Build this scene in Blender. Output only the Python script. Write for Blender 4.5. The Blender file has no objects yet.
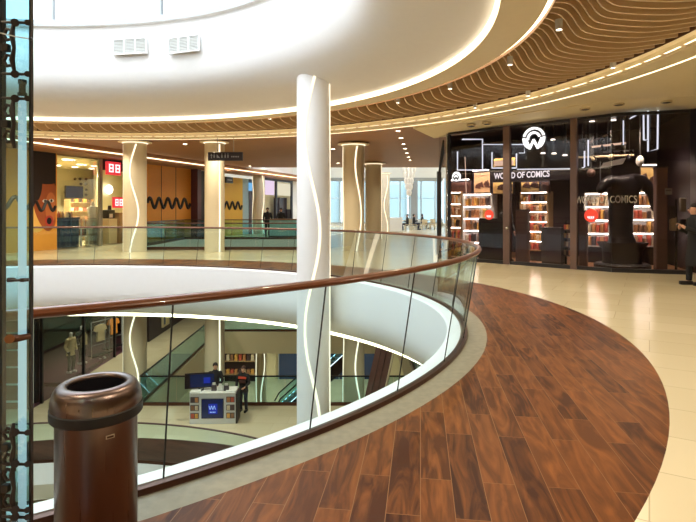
import bpy, bmesh, math, random
from mathutils import Vector, Matrix
R = math.radians
PI = math.pi
rnd = random.Random(7)
sc = bpy.context.scene
COL = sc.collection

# ------------------------------------------------------------------ materials
def newmat(name):
    m = bpy.data.materials.new(name)
    m.use_nodes = True
    nt = m.node_tree
    return m, nt, nt.nodes, nt.links

def pbr(name, col, rough=0.5, metal=0.0, noise=0.0, nscale=8.0, spec=0.5, coat=0.0, emit=None, estr=0.0, bump=0.0):
    m, nt, N, L = newmat(name)
    b = N['Principled BSDF']
    b.inputs['Base Color'].default_value = (*col, 1)
    b.inputs['Roughness'].default_value = rough
    b.inputs['Metallic'].default_value = metal
    b.inputs['Specular IOR Level'].default_value = spec
    b.inputs['Coat Weight'].default_value = coat
    if emit:
        b.inputs['Emission Color'].default_value = (*emit, 1)
        b.inputs['Emission Strength'].default_value = estr
    tc = N.new('ShaderNodeTexCoord')
    nz = N.new('ShaderNodeTexNoise')
    nz.inputs['Scale'].default_value = nscale
    nz.inputs['Detail'].default_value = 4
    L.new(tc.outputs['Object'], nz.inputs['Vector'])
    if noise:
        mx = N.new('ShaderNodeMix'); mx.data_type = 'RGBA'
        mx.inputs['A'].default_value = (*[c * (1 - noise) for c in col], 1)
        mx.inputs['B'].default_value = (*[min(1, c * (1 + noise)) for c in col], 1)
        L.new(nz.outputs['Fac'], mx.inputs['Factor'])
        L.new(mx.outputs['Result'], b.inputs['Base Color'])
    if bump:
        bp = N.new('ShaderNodeBump')
        bp.inputs['Strength'].default_value = bump
        L.new(nz.outputs['Fac'], bp.inputs['Height'])
        L.new(bp.outputs['Normal'], b.inputs['Normal'])
    return m

def emis(name, col, s):
    m, nt, N, L = newmat(name)
    N.remove(N['Principled BSDF'])
    e = N.new('ShaderNodeEmission')
    e.inputs['Color'].default_value = (*col, 1)
    e.inputs['Strength'].default_value = s
    L.new(e.outputs[0], N['Material Output'].inputs['Surface'])
    return m

def glass(name, tint, refl=1.0, ior=1.45, base=0.0):
    """thin clear pane: tinted see-through plus mirror by the viewing angle"""
    m, nt, N, L = newmat(name)
    N.remove(N['Principled BSDF'])
    t = N.new('ShaderNodeBsdfTransparent'); t.inputs['Color'].default_value = (*tint, 1)
    g = N.new('ShaderNodeBsdfGlossy'); g.inputs['Roughness'].default_value = 0.0
    f = N.new('ShaderNodeFresnel'); f.inputs['IOR'].default_value = ior
    ma = N.new('ShaderNodeMath'); ma.operation = 'MULTIPLY_ADD'
    ma.inputs[1].default_value = refl; ma.inputs[2].default_value = base
    ma.use_clamp = True
    mx = N.new('ShaderNodeMixShader')
    L.new(f.outputs[0], ma.inputs[0]); L.new(ma.outputs[0], mx.inputs[0])
    L.new(t.outputs[0], mx.inputs[1]); L.new(g.outputs[0], mx.inputs[2])
    L.new(mx.outputs[0], N['Material Output'].inputs['Surface'])
    return m

def plank(name, c1, c2, seam, w, length, ang, rough, grain=True, mortar=0.004, dark=0.45, coat=0.0):
    m, nt, N, L = newmat(name)
    b = N['Principled BSDF']
    b.inputs['Roughness'].default_value = rough
    b.inputs['Coat Weight'].default_value = coat
    b.inputs['Specular IOR Level'].default_value = 0.2 if grain else 0.5
    tc = N.new('ShaderNodeTexCoord')
    mp = N.new('ShaderNodeMapping'); mp.inputs['Rotation'].default_value[2] = ang
    L.new(tc.outputs['Object'], mp.inputs['Vector'])
    br = N.new('ShaderNodeTexBrick')
    br.offset = 0.37; br.offset_frequency = 2; br.squash = 1
    br.inputs['Scale'].default_value = 1
    br.inputs['Brick Width'].default_value = length
    br.inputs['Row Height'].default_value = w
    br.inputs['Mortar Size'].default_value = mortar
    br.inputs['Mortar Smooth'].default_value = 0.0
    br.inputs['Color1'].default_value = (0, 0, 0, 1)
    br.inputs['Color2'].default_value = (1, 1, 1, 1)
    br.inputs['Mortar'].default_value = (0.5, 0.5, 0.5, 1)
    L.new(mp.outputs[0], br.inputs['Vector'])
    mx = N.new('ShaderNodeMix'); mx.data_type = 'RGBA'
    mx.inputs['A'].default_value = (*c1, 1); mx.inputs['B'].default_value = (*c2, 1)
    last = mx
    if grain:
        # grain: stretched noise shifted per plank
        sep = N.new('ShaderNodeVectorMath'); sep.operation = 'MULTIPLY'
        sep.inputs[1].default_value = (1.1, 7.0, 1)
        L.new(mp.outputs[0], sep.inputs[0])
        ad = N.new('ShaderNodeVectorMath'); ad.operation = 'MULTIPLY_ADD'
        ad.inputs[1].default_value = (37, 19, 11)
        L.new(br.outputs['Color'], ad.inputs[0]); L.new(sep.outputs[0], ad.inputs[2])
        nz = N.new('ShaderNodeTexNoise'); nz.inputs['Scale'].default_value = 1.5
        nz.inputs['Detail'].default_value = 5; nz.inputs['Distortion'].default_value = 1.6
        L.new(ad.outputs[0], nz.inputs['Vector'])
        rp = N.new('ShaderNodeValToRGB')
        rp.color_ramp.elements[0].position = 0.40; rp.color_ramp.elements[1].position = 0.78
        L.new(nz.outputs['Fac'], rp.inputs['Fac'])
        mf = N.new('ShaderNodeMix'); mf.data_type = 'FLOAT'
        mf.inputs['Factor'].default_value = 0.62
        L.new(br.outputs['Color'], mf.inputs['A']); L.new(rp.outputs['Color'], mf.inputs['B'])
        L.new(mf.outputs['Result'], mx.inputs['Factor'])
    else:
        L.new(br.outputs['Color'], mx.inputs['Factor'])
    mo = N.new('ShaderNodeMix'); mo.data_type = 'RGBA'
    mo.inputs['B'].default_value = (*seam, 1)
    L.new(br.outputs['Fac'], mo.inputs['Factor'])
    L.new(mx.outputs['Result'], mo.inputs['A'])
    L.new(mo.outputs['Result'], b.inputs['Base Color'])
    return m

def steel_mat(name, col, rough):
    """brushed steel with upright brushing"""
    m, nt, N, L = newmat(name)
    b = N['Principled BSDF']
    b.inputs['Base Color'].default_value = (*col, 1)
    b.inputs['Metallic'].default_value = 1
    tc = N.new('ShaderNodeTexCoord')
    mp = N.new('ShaderNodeMapping'); mp.inputs['Scale'].default_value = (60, 60, 1.0)
    nz = N.new('ShaderNodeTexNoise'); nz.inputs['Scale'].default_value = 2; nz.inputs['Detail'].default_value = 3
    L.new(tc.outputs['Object'], mp.inputs['Vector']); L.new(mp.outputs[0], nz.inputs['Vector'])
    mr = N.new('ShaderNodeMapRange')
    mr.inputs['To Min'].default_value = rough * 0.75; mr.inputs['To Max'].default_value = rough * 1.3
    L.new(nz.outputs['Fac'], mr.inputs['Value']); L.new(mr.outputs[0], b.inputs['Roughness'])
    b.inputs['Anisotropic'].default_value = 0.6
    return m

M = {}
M['white'] = pbr('white_plaster', (0.92, 0.915, 0.905), 0.55, noise=0.02)
M['column'] = pbr('column_paint', (0.66, 0.58, 0.43), 0.45, noise=0.02)
M['beige'] = pbr('beige_gypsum', (0.84, 0.74, 0.52), 0.6, noise=0.03)
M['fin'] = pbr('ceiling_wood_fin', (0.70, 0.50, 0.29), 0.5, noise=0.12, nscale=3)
M['finedge_lit'] = pbr('fin_edge_lit_tint', (0.92, 0.76, 0.55), 0.5, noise=0.06)  # paler than the fin faces: lit look of the bottom edges painted in
M['finback'] = pbr('dark_wood_board', (0.17, 0.08, 0.035), 0.6, noise=0.15)
M['browncl'] = pbr('brown_ceiling', (0.33, 0.16, 0.07), 0.55, noise=0.1, nscale=1.5)
M['tile'] = plank('floor_tile', (0.74, 0.62, 0.40), (0.80, 0.68, 0.45), (0.55, 0.45, 0.28), 0.62, 1.24, R(30), 0.16, False, 0.004)
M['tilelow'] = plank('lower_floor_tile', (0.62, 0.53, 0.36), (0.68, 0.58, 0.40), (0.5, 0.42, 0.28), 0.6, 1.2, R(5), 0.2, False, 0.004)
M['wood'] = plank('floor_wood_planks', (0.040, 0.009, 0.003), (0.32, 0.105, 0.024), (0.26, 0.12, 0.05), 0.182, 1.05, R(-82.1), 0.44, True, 0.0022)
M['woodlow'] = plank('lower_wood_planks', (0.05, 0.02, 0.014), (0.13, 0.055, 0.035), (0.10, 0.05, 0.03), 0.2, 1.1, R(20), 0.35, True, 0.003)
M['stone'] = pbr('border_stone', (0.27, 0.22, 0.145), 0.5, noise=0.3, nscale=14)
M['rail'] = pbr('handrail_wood', (0.15, 0.045, 0.016), 0.3, noise=0.25, nscale=20, coat=0.4)
M['shoe'] = pbr('bronze_shoe', (0.10, 0.045, 0.032), 0.3, 0.7, noise=0.1)
M['glass'] = glass('balustrade_glass', (0.77, 0.93, 0.945), 0.42)
M['liftglass'] = glass('lift_glass', (0.60, 0.84, 0.89), 1.0, 1.5, 0.05)
M['shopglass'] = glass('shop_glass', (0.80, 0.76, 0.78), 0.8)
M['clear'] = glass('clear_glass', (0.95, 0.97, 0.97), 0.6)
M['winglass'] = glass('window_glass', (0.80, 0.93, 0.97), 0.6)
M['skyglass'] = glass('tinted_clerestory_glass', (0.34, 0.37, 0.39), 0.4)
M['joint'] = pbr('dark_joint', (0.02, 0.025, 0.03), 0.5)
M['led'] = emis('warm_led', (1.0, 0.80, 0.50), 7.0)
M['ledbowl'] = emis('bowl_cove_led', (1.0, 0.84, 0.58), 3.8)
M['shelflight'] = emis('shelf_light', (1.0, 0.93, 0.80), 30.0)
M['clearlow'] = glass('boutique_glass', (0.93, 0.93, 0.93), 0.25)
M['ledsoft'] = emis('warm_led_soft', (1.0, 0.78, 0.48), 3.2)
M['ledcol'] = emis('column_led', (1.0, 0.86, 0.62), 1.7)
M['ledwhite'] = emis('white_led', (0.86, 0.95, 1.0), 3.0)
M['neon'] = emis('neon_white', (0.82, 0.92, 1.0), 1.6)
M['neonwarm'] = emis('neon_warm', (1.0, 0.72, 0.5), 1.2)
M['lamp'] = emis('lamp_glow', (1.0, 0.88, 0.66), 14.0)
M['lampwhite'] = emis('lamp_white', (1.0, 0.93, 0.78), 5.0)
M['tube'] = emis('tube_glow', (1.0, 0.84, 0.80), 1.05)
M['black'] = pbr('black_paint', (0.012, 0.010, 0.014), 0.4)
M['nearblack'] = pbr('dark_plum', (0.022, 0.014, 0.022), 0.45, noise=0.1)
M['blackmetal'] = pbr('black_metal', (0.02, 0.02, 0.025), 0.35, 0.6)
M['mullion'] = pbr('bronze_mullion', (0.16, 0.10, 0.085), 0.4, 0.4, noise=0.05)
M['grey'] = pbr('grey_metal', (0.36, 0.37, 0.37), 0.4, 0.4)
M['greyframe'] = pbr('grey_frame', (0.42, 0.45, 0.46), 0.5)
M['ventm'] = pbr('vent_slat', (0.60, 0.61, 0.58), 0.6)
M['steel'] = steel_mat('brushed_steel', (0.21, 0.155, 0.145), 0.30)
M['steelplain'] = pbr('plain_steel', (0.5, 0.5, 0.5), 0.25, 1.0)
M['orange'] = pbr('orange_wall_panel', (0.85, 0.35, 0.05), 0.45, noise=0.06)
M['orangelt'] = pbr('amber_panel', (0.85, 0.52, 0.14), 0.4)
M['yellow'] = pbr('yellow_wall_panel', (0.85, 0.53, 0.08), 0.45, noise=0.05)
M['skin'] = pbr('skin', (0.55, 0.30, 0.20), 0.5)
M['posterskin'] = pbr('poster_skin', (0.36, 0.085, 0.025), 0.5, noise=0.2, nscale=3)
M['posterskinlt'] = pbr('poster_skin_light', (0.56, 0.17, 0.05), 0.5, noise=0.15, nscale=3)
M['lips'] = pbr('poster_lips', (0.45, 0.05, 0.04), 0.4)
M['hairm'] = pbr('hair', (0.02, 0.012, 0.012), 0.7, noise=0.3, nscale=20)
M['cream'] = pbr('cream_wall', (0.78, 0.70, 0.45), 0.6, noise=0.02)
M['navy'] = pbr('navy_panel', (0.03, 0.06, 0.14), 0.4)
M['bluep'] = pbr('blue_counter', (0.06, 0.12, 0.26), 0.45, noise=0.05)
M['red'] = pbr('red_sign', (0.75, 0.03, 0.05), 0.4, emit=(1, 0.05, 0.07), estr=0.6)
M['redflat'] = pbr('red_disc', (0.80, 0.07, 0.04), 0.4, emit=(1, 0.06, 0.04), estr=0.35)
M['signwhite'] = emis('sign_white', (1, 0.95, 0.95), 1.3)
M['letter'] = emis('lit_letters', (1.0, 0.97, 0.94), 1.6)
M['lettergrey'] = pbr('grey_letters', (0.50, 0.46, 0.42), 0.5)
M['screen'] = emis('blue_screen', (0.05, 0.09, 0.9), 0.35)
M['screendk'] = pbr('dark_blue_screen', (0.012, 0.025, 0.07), 0.25, emit=(0.01, 0.02, 0.2), estr=0.12)
M['screenlt'] = emis('screen_mark', (0.5, 0.65, 1.0), 1.1)
M['tanbox'] = pbr('tan_box', (0.42, 0.29, 0.15), 0.6, noise=0.15)
M['shelf'] = pbr('shelf_board', (0.40, 0.26, 0.13), 0.5, noise=0.1)
M['shelfwhite'] = pbr('white_shelf', (0.72, 0.72, 0.70), 0.5)
M['shelfback'] = pbr('shelf_backing', (0.62, 0.40, 0.22), 0.6, noise=0.1)
M['pinkbrown'] = pbr('taupe_panel', (0.20, 0.12, 0.105), 0.45, noise=0.06)
M['greydark'] = pbr('charcoal_panel', (0.07, 0.06, 0.07), 0.45)
M['art'] = pbr('art_print', (0.85, 0.48, 0.16), 0.5, noise=0.5, nscale=2.5)
M['artdk'] = pbr('art_print_dark', (0.10, 0.04, 0.03), 0.5, noise=0.5, nscale=3)
M['coatblk'] = pbr('black_cloth', (0.010, 0.010, 0.013), 0.85, noise=0.2, nscale=30)
M['navycl'] = pbr('navy_cloth', (0.02, 0.025, 0.05), 0.85)
M['redcl'] = pbr('red_cloth', (0.55, 0.06, 0.03), 0.8)
M['creamcl'] = pbr('cream_cloth', (0.62, 0.50, 0.26), 0.85, noise=0.25, nscale=14)
M['orangecl'] = pbr('orange_cloth', (0.85, 0.30, 0.03), 0.8)
M['whitecl'] = pbr('white_cloth', (0.75, 0.74, 0.7), 0.85)
M['greycl'] = pbr('grey_cloth', (0.33, 0.30, 0.24), 0.85)
M['darkbrown'] = pbr('dark_brown_cladding', (0.075, 0.032, 0.028), 0.4, noise=0.25, nscale=5)
M['shopdark'] = pbr('dark_shop_wall', (0.020, 0.009, 0.012), 0.5, noise=0.2, nscale=2)
M['warmfloor'] = pbr('warm_shop_floor', (0.35, 0.16, 0.07), 0.3, noise=0.1)
M['maroon'] = pbr('maroon_panel', (0.10, 0.035, 0.05), 0.45)
M['pinksign'] = emis('pink_light_panel', (0.95, 0.75, 0.95), 0.9)
M['creamsign'] = emis('cream_light_panel', (1.0, 0.92, 0.68), 0.8)
M['bluesign'] = emis('blue_light_panel', (0.25, 0.6, 1.0), 0.8)
M['teal'] = pbr('pale_blue_panel', (0.45, 0.62, 0.68), 0.4, noise=0.1)
M['facade'] = plank('glass_office_block', (0.025, 0.06, 0.09), (0.08, 0.13, 0.165), (0.15, 0.19, 0.20), 1.6, 1.1, 0, 0.3, False, 0.10)
M['facadegrey'] = pbr('grey_tower', (0.32, 0.34, 0.38), 0.6, noise=0.05)
M['chand'] = pbr('chandelier_glass', (0.85, 0.84, 0.78), 0.2, emit=(1, 0.95, 0.85), estr=0.35)
M['rubber'] = pbr('black_rubber', (0.012, 0.010, 0.012), 0.55)
M['badge'] = pbr('badge', (0.62, 0.55, 0.45), 0.3, 0.6)
M['bronze'] = pbr('bronze_cap', (0.35, 0.17, 0.09), 0.3, 0.8)
M['wood_lt'] = pbr('pale_wood', (0.55, 0.45, 0.28), 0.5, noise=0.1)
PROD = [pbr('product_' + n, c, 0.45, noise=0.35, nscale=12) for n, c in (
    ('red', (0.52, 0.10, 0.06)), ('amber', (0.75, 0.40, 0.10)), ('brown', (0.30, 0.15, 0.08)),
    ('cream', (0.74, 0.62, 0.44)), ('dark', (0.08, 0.05, 0.05)), ('rust', (0.50, 0.22, 0.09)))]

# ------------------------------------------------------------------ object helpers
def tag(o, label=None, cat=None, group=None, kind=None):
    if label: o['label'] = label
    if cat: o['category'] = cat
    if group: o['group'] = group
    if kind: o['kind'] = kind
    return o

def empty(name, label, cat, loc, rz=0.0, group=None, kind=None):
    o = bpy.data.objects.new(name, None)
    COL.objects.link(o)
    o.location = loc
    o.rotation_euler = (0, 0, rz)
    o.empty_display_size = 0.1
    return tag(o, label, cat, group, kind)

def mesh_obj(name, me, parent=None, loc=None):
    o = bpy.data.objects.new(name, me)
    COL.objects.link(o)
    if parent is not None: o.parent = parent
    if loc is not None: o.location = loc
    return o

class MB:
    """collects shapes, links them as one mesh object"""
    def __init__(s): s.bm = bmesh.new()
    def quad(s, pts):
        return s.bm.faces.new([s.bm.verts.new(p) for p in pts])
    def box(s, c, d, rz=0.0, rx=0.0, ry=0.0, bev=0.0):
        mt = Matrix.Translation(c) @ Matrix.Rotation(rz, 4, 'Z') @ Matrix.Rotation(ry, 4, 'Y') @ Matrix.Rotation(rx, 4, 'X') @ Matrix.Diagonal((d[0], d[1], d[2], 1))
        r = bmesh.ops.create_cube(s.bm, size=1, matrix=mt)
        if bev:
            es = list({e for v in r['verts'] for e in v.link_edges})
            bmesh.ops.bevel(s.bm, geom=es, offset=bev, segments=2, affect='EDGES', profile=0.7)
        return s
    def box2(s, lo, hi, bev=0.0):
        return s.box([(a + b) / 2 for a, b in zip(lo, hi)], [abs(b - a) for a, b in zip(lo, hi)], bev=bev)
    def tube(s, pts, r, n=8, closed=False, cap=True):
        pts = [Vector(p) for p in pts]
        K = len(pts); rings = []
        rr = r if isinstance(r, (list, tuple)) else [r] * K
        up = None
        for i, p in enumerate(pts):
            a = pts[i - 1] if (i or closed) else p
            b = pts[(i + 1) % K] if (i < K - 1 or closed) else p
            t = (b - a).normalized()
            if up is None:
                up = Vector((0, 0, 1)) if abs(t.z) < 0.9 else Vector((0, 1, 0))
            x = t.cross(up)
            if x.length < 1e-5: x = t.cross(Vector((1, 0, 0)))
            x.normalize(); y = x.cross(t).normalized(); up = y
            rings.append([s.bm.verts.new(p + x * (rr[i] * math.cos(2 * PI * k / n)) + y * (rr[i] * math.sin(2 * PI * k / n))) for k in range(n)])
        for i in range(K if closed else K - 1):
            A, B = rings[i], rings[(i + 1) % K]
            for k in range(n):
                s.bm.faces.new((A[k], A[(k + 1) % n], B[(k + 1) % n], B[k]))
        if cap and not closed:
            s.bm.faces.new(rings[0][::-1]); s.bm.faces.new(rings[-1])
        return s
    def cyl(s, p0, p1, r0, r1=None, n=16):
        return s.tube([p0, p1], [r0, r0 if r1 is None else r1], n)
    def lathe(s, prof, n=32, c=(0, 0, 0), cap=False):
        rings = [[s.bm.verts.new((c[0] + r * math.cos(2 * PI * k / n), c[1] + r * math.sin(2 * PI * k / n), c[2] + z)) for k in range(n)] for r, z in prof]
        for A, B in zip(rings, rings[1:]):
            for k in range(n):
                s.bm.faces.new((A[k], A[(k + 1) % n], B[(k + 1) % n], B[k]))
        if cap:
            s.bm.faces.new(rings[0][::-1]); s.bm.faces.new(rings[-1])
        return s
    def ball(s, c, r, sx=1, sy=1, sz=1, n=12):
        bmesh.ops.create_uvsphere(s.bm, u_segments=n + 4, v_segments=n, radius=r, matrix=Matrix.Translation(c) @ Matrix.Diagonal((sx, sy, sz, 1)))
        return s
    def prism(s, pts, axis_vec):
        a = [s.bm.verts.new(p) for p in pts]
        b = [s.bm.verts.new(Vector(p) + Vector(axis_vec)) for p in pts]
        s.bm.faces.new(a[::-1]); s.bm.faces.new(b)
        n = len(a)
        for i in range(n): s.bm.faces.new((a[i], a[(i + 1) % n], b[(i + 1) % n], b[i]))
        return s
    def fill(s, loops, z):
        es = []
        for lp in loops:
            vs = [s.bm.verts.new((p[0], p[1], z)) for p in lp]
            es += [s.bm.edges.new((vs[i], vs[(i + 1) % len(vs)])) for i in range(len(vs))]
        bmesh.ops.triangle_fill(s.bm, edges=es, use_beauty=True, use_dissolve=False)
        return s
    def build(s, name, m, parent=None, smooth=False, world=False, loc=None, norm=True):
        if world and parent is not None:
            inv = (Matrix.Translation(parent.location) @ parent.rotation_euler.to_matrix().to_4x4()).inverted()
            bmesh.ops.transform(s.bm, matrix=inv, verts=s.bm.verts)
        if norm: bmesh.ops.recalc_face_normals(s.bm, faces=s.bm.faces)
        me = bpy.data.meshes.new(name)
        s.bm.to_mesh(me); s.bm.free()
        for x in (m if isinstance(m, (list, tuple)) else [m]): me.materials.append(x)
        if smooth:
            for p in me.polygons: p.use_smooth = True
            try: me.set_sharp_from_angle(angle=R(38))
            except Exception: pass
        return mesh_obj(name, me, parent, loc)

def struct(o, label=None):
    o['kind'] = 'structure'
    if label: o['label'] = label
    return o

def copy_tree(o, parent=None):
    c = o.copy(); COL.objects.link(c)
    if parent is not None: c.parent = parent
    for ch in list(o.children): copy_tree(ch, c)
    return c

def text_mesh(txt, size, bold=0.0, depth=0.0, align='LEFT', space=1.0):
    cu = bpy.data.curves.new('lettering', 'FONT')
    cu.body = txt; cu.size = size; cu.offset = bold; cu.extrude = depth
    cu.align_x = align; cu.space_character = space
    t = bpy.data.objects.new('lettering', cu)
    COL.objects.link(t)
    dg = bpy.context.evaluated_depsgraph_get()
    me = bpy.data.meshes.new_from_object(t.evaluated_get(dg))
    bpy.data.objects.remove(t); bpy.data.curves.remove(cu)
    return me

# ------------------------------------------------------------------ camera
HY = 210.5; F = 522.0; EYE = 1.6
cam = bpy.data.cameras.new('camera'); cam.lens = 27.0; cam.sensor_width = 36.0
cam.shift_y = -(261 - HY) / 696.0
co = bpy.data.objects.new('camera', cam); COL.objects.link(co)
co.location = (0, 0, EYE); co.rotation_euler = (R(90), 0, 0)
sc.camera = co

def wx(px, d): return (px - 348) / F * d
def wz(py, d): return EYE + (HY - py) / F * d
def at(px, py, d): return Vector((wx(px, d), d, wz(py, d)))

# ------------------------------------------------------------------ the oval void: plan curve
CX, CY = -6.5, 8.4
CO = [7.5555, -0.1703, -0.066, 0.6975, -0.1718, 0.0196, 0.0141, 0.0076, 0.0064, 0.0206, -0.0168]
def curve(t):
    r = CO[0]
    for k in range(1, 6):
        r += CO[2 * k - 1] * math.cos(k * t) + CO[2 * k] * math.sin(k * t)
    return Vector((CX + r * math.cos(t), CY + r * math.sin(t)))
# resample by arc length
_d = [curve(2 * PI * i / 4000) for i in range(4000)]
_s = [0.0]
for i in range(4000): _s.append(_s[-1] + (_d[(i + 1) % 4000] - _d[i]).length)
PERIM = _s[-1]
def loop(n, off=0.0, start=0.0):
    out = []; j = 0
    for i in range(n):
        g = (start + PERIM * i / n) % PERIM
        if g < _s[j]: j = 0
        while _s[j + 1] < g: j += 1
        k = j % 4000
        p = _d[k].lerp(_d[(k + 1) % 4000], (g - _s[j]) / max(1e-9, _s[j + 1] - _s[j]))
        tn = (_d[(k + 3) % 4000] - _d[k - 3]).normalized()
        out.append((p, Vector((tn.y, -tn.x))))
    return out
NS = 240
BASE = loop(NS)
def ring(off, base=None): return [p + n * off for p, n in (base or BASE)]

def sweep(prof, base=None, closed_prof=False):
    """surface through rings given as (offset, z)"""
    b = MB(); bs = base or BASE
    rs = [[b.bm.verts.new((*(p + n * o), z)) for p, n in bs] for o, z in prof]
    K = len(bs)
    pairs = list(zip(rs, rs[1:])) + ([(rs[-1], rs[0])] if closed_prof else [])
    for A, B in pairs:
        for i in range(K):
            b.bm.faces.new((A[i], A[(i + 1) % K], B[(i + 1) % K], B[i]))
    return b

X0, X1, Y0, Y1 = -24.0, 15.0, -5.0, 58.0
ZL, ZB = -5.6, -11.0
RECT = lambda x0, y0, x1, y1: [(x0, y0), (x1, y0), (x1, y1), (x0, y1)]
HOLE_UP = RECT(-9.0, 21.4, -1.2, 29.0)
HOLE_LO = RECT(-7.55, 19.4, 2.9, 31.0)

# ------------------------------------------------------------------ setting: floors
struct(sweep([(0.31, 0.0), (2.0, 0.0)]).build('floor', M['wood']), 'reddish brown wood plank floor curving round the oval opening')
struct(MB().fill([ring(2.0), RECT(X0, Y0, X1, Y1), HOLE_UP], 0.0).build('floor', M['tile']), 'glossy beige tile floor of the upper level')
struct(sweep([(-0.02, 0.0), (0.31, 0.0)]).build('trim_1', M['stone']), 'grey stone border between wood floor and glass balustrade')
# slab edge, white and rounded, with its lit lip below
prof = [(-0.02, 0.005), (-0.17, 0.005), (-0.20, -0.02), (-0.22, -0.30), (-0.22, -0.70)]
for i in range(1, 11):
    a = i / 10 * PI / 2
    prof.append((-0.22 + 0.60 * (1 - math.cos(a)), -0.70 - 0.74 * math.sin(a)))
struct(sweep(prof).build('trim_2', M['white'], smooth=True), 'white rounded slab edge of the oval opening')
struct(sweep([(0.38, -1.44), (0.38, -1.54)]).build('trim_3', M['led']), 'warm light strip under the white slab edge')
struct(sweep([(0.38, -1.54), (1.2, -1.54), (1.2, -1.35)]).build('trim_4', M['beige']))
struct(MB().fill([ring(1.2), RECT(X0, Y0, X1, Y1), HOLE_UP], -1.35).build('ceiling', M['browncl']), 'ceiling of the lower level')
b = MB()
for i in range(4):
    p, q = HOLE_UP[i], HOLE_UP[(i + 1) % 4]
    b.quad([(*p, 0), (*q, 0), (*q, -1.35), (*p, -1.35)])
struct(b.build('trim_5', M['white']), 'slab edge of the rectangular opening')

# lower level
LOFF = -0.25
struct(sweep([(LOFF, ZL), (1.35, ZL)]).build('floor', M['woodlow']), 'dark wood floor round the opening one level down')
struct(MB().fill([ring(1.35), RECT(X0, Y0, X1, Y1), HOLE_LO], ZL).build('floor', M['tilelow']), 'beige tile floor one level down')
struct(sweep([(LOFF, ZL), (LOFF - 0.02, ZL - 0.6), (LOFF + 0.5, ZL - 1.3)]).build('trim_6', M['white'], smooth=True))
b = MB()
for i in range(4):
    p, q = HOLE_LO[i], HOLE_LO[(i + 1) % 4]
    b.quad([(*p, ZL), (*q, ZL), (*q, ZL - 1.3), (*p, ZL - 1.3)])
struct(b.build('trim_7', M['beige']), 'beige slab edge round the rectangular opening one level down')
struct(MB().fill([ring(LOFF + 0.5), RECT(X0, Y0, X1, Y1), HOLE_LO], ZL - 1.3).build('ceiling', M['beige']))
struct(MB().fill([RECT(X0, Y0, X1, Y1)], ZB).build('floor', M['tilelow']), 'bottom level floor')

# outer shell
def wall(name, a, b_, z0, z1, m):
    w = MB(); w.quad([(*a, z0), (*b_, z0), (*b_, z1), (*a, z1)])
    return struct(w.build(name, m))
wall('wall_left', (X0, Y0), (X0, Y1), ZB, 8.0, M['cream'])
wall('wall_right', (X1, Y0), (X1, Y1), ZB, 8.0, M['beige'])
wall('wall_front', (X0, Y0), (X1, Y0), ZB, 5.3, M['beige'])
wall('wall_back', (X0, Y1), (X1, Y1), ZB, 0.0, M['cream'])

# ------------------------------------------------------------------ upper ceiling
ZC = 4.3
# white bowl above
bowl = [(0.43, 4.375), (0.30, 4.38), (0.0, 4.42), (-0.5, 4.51), (-1.0, 4.65), (-1.36, 4.92), (-1.55, 5.36), (-1.62, 5.86), (-1.64, 6.34), (-1.75, 6.36)]
def smooth_prof(P, k=4):
    out = []
    for i in range(len(P) - 1):
        p0 = Vector(P[max(0, i - 1)]); p1 = Vector(P[i]); p2 = Vector(P[i + 1]); p3 = Vector(P[min(len(P) - 1, i + 2)])
        for j in range(k):
            t = j / k
            out.append(tuple(0.5 * ((2 * p1) + (p2 - p0) * t + (2 * p0 - 5 * p1 + 4 * p2 - p3) * t * t + (3 * p1 - p0 - 3 * p2 + p3) * t ** 3)))
    return out + [P[-1]]
struct(sweep(smooth_prof(bowl[:-1]) + [bowl[-1]]).build('wall_bowl', M['white'], smooth=True), 'white flared wall of the light well above the oval opening')
struct(sweep([(0.47, 4.275), (0.475, 4.365), (0.43, 4.37)]).build('trim_8', M['ledbowl']), 'warm light cove along the foot of the white light well')
struct(sweep([(0.48, 4.40), (0.48, 4.27), (1.08, 4.30), (1.08, 4.38)]).build('ceiling', M['beige']), 'flat beige ceiling band round the light well')
struct(sweep([(1.08, 4.37), (1.17, 4.36)]).build('trim_9', M['led']), 'thin warm light line outside the beige ceiling band')
struct(sweep([(1.17, 4.30), (1.17, 5.0), (3.78, 5.0), (3.78, 4.42)]).build('ceiling', M['finback']), 'dark boards above the wavy ceiling fins')
# wavy fins
fine = loop(6000)
fb = []; acc = 0.0
for i in range(6000):
    p, n = fine[i]; f_ = min(1, max(0, (p.y - 9.0) / 5.0)); f_ = f_ * f_ * (3 - 2 * f_)
    acc += PERIM * 1.25 / 6000 / (0.20 + 0.15 * f_)
    if acc >= 1: acc -= 1; fb.append((p, n))
NF = len(fb)
b = MB()
def fin_z(u, ph):
    # u in 0..1 from the inner ring outward
    s0 = 0.30 + 0.035 * math.sin(ph)
    st = 1 / (1 + math.exp(-(u - s0) / 0.022))
    z = 4.80 - 0.34 * st
    z -= 0.13 * math.sin(min(1, max(0, (u - 0.2) / 0.48)) * PI / 2)
    if u > 0.68: z += 0.11 * ((u - 0.68) / 0.32) ** 1.3
    return z
for k, (p, n) in enumerate(fb):
    tn = Vector((-n.y, n.x)); ph = 2 * PI * k / NF * 5
    top_a = []; bot_a = []; top_b = []; bot_b = []
    for j in range(37):
        u = j / 36
        o = 1.19 + (3.76 - 1.19) * u
        c = p + n * o
        z = fin_z(u, ph)
        for lst, sd, zz in ((bot_a, -1, z), (bot_b, 1, z), (top_a, -1, 4.99), (top_b, 1, 4.99)):
            lst.append(b.bm.verts.new((*(c + tn * (0.017 * sd)), zz)))
    for j in range(36):
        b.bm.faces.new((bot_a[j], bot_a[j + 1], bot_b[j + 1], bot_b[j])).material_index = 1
        b.bm.faces.new((bot_a[j], top_a[j], top_a[j + 1], bot_a[j + 1]))
        b.bm.faces.new((bot_b[j], bot_b[j + 1], top_b[j + 1], top_b[j]))
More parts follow.
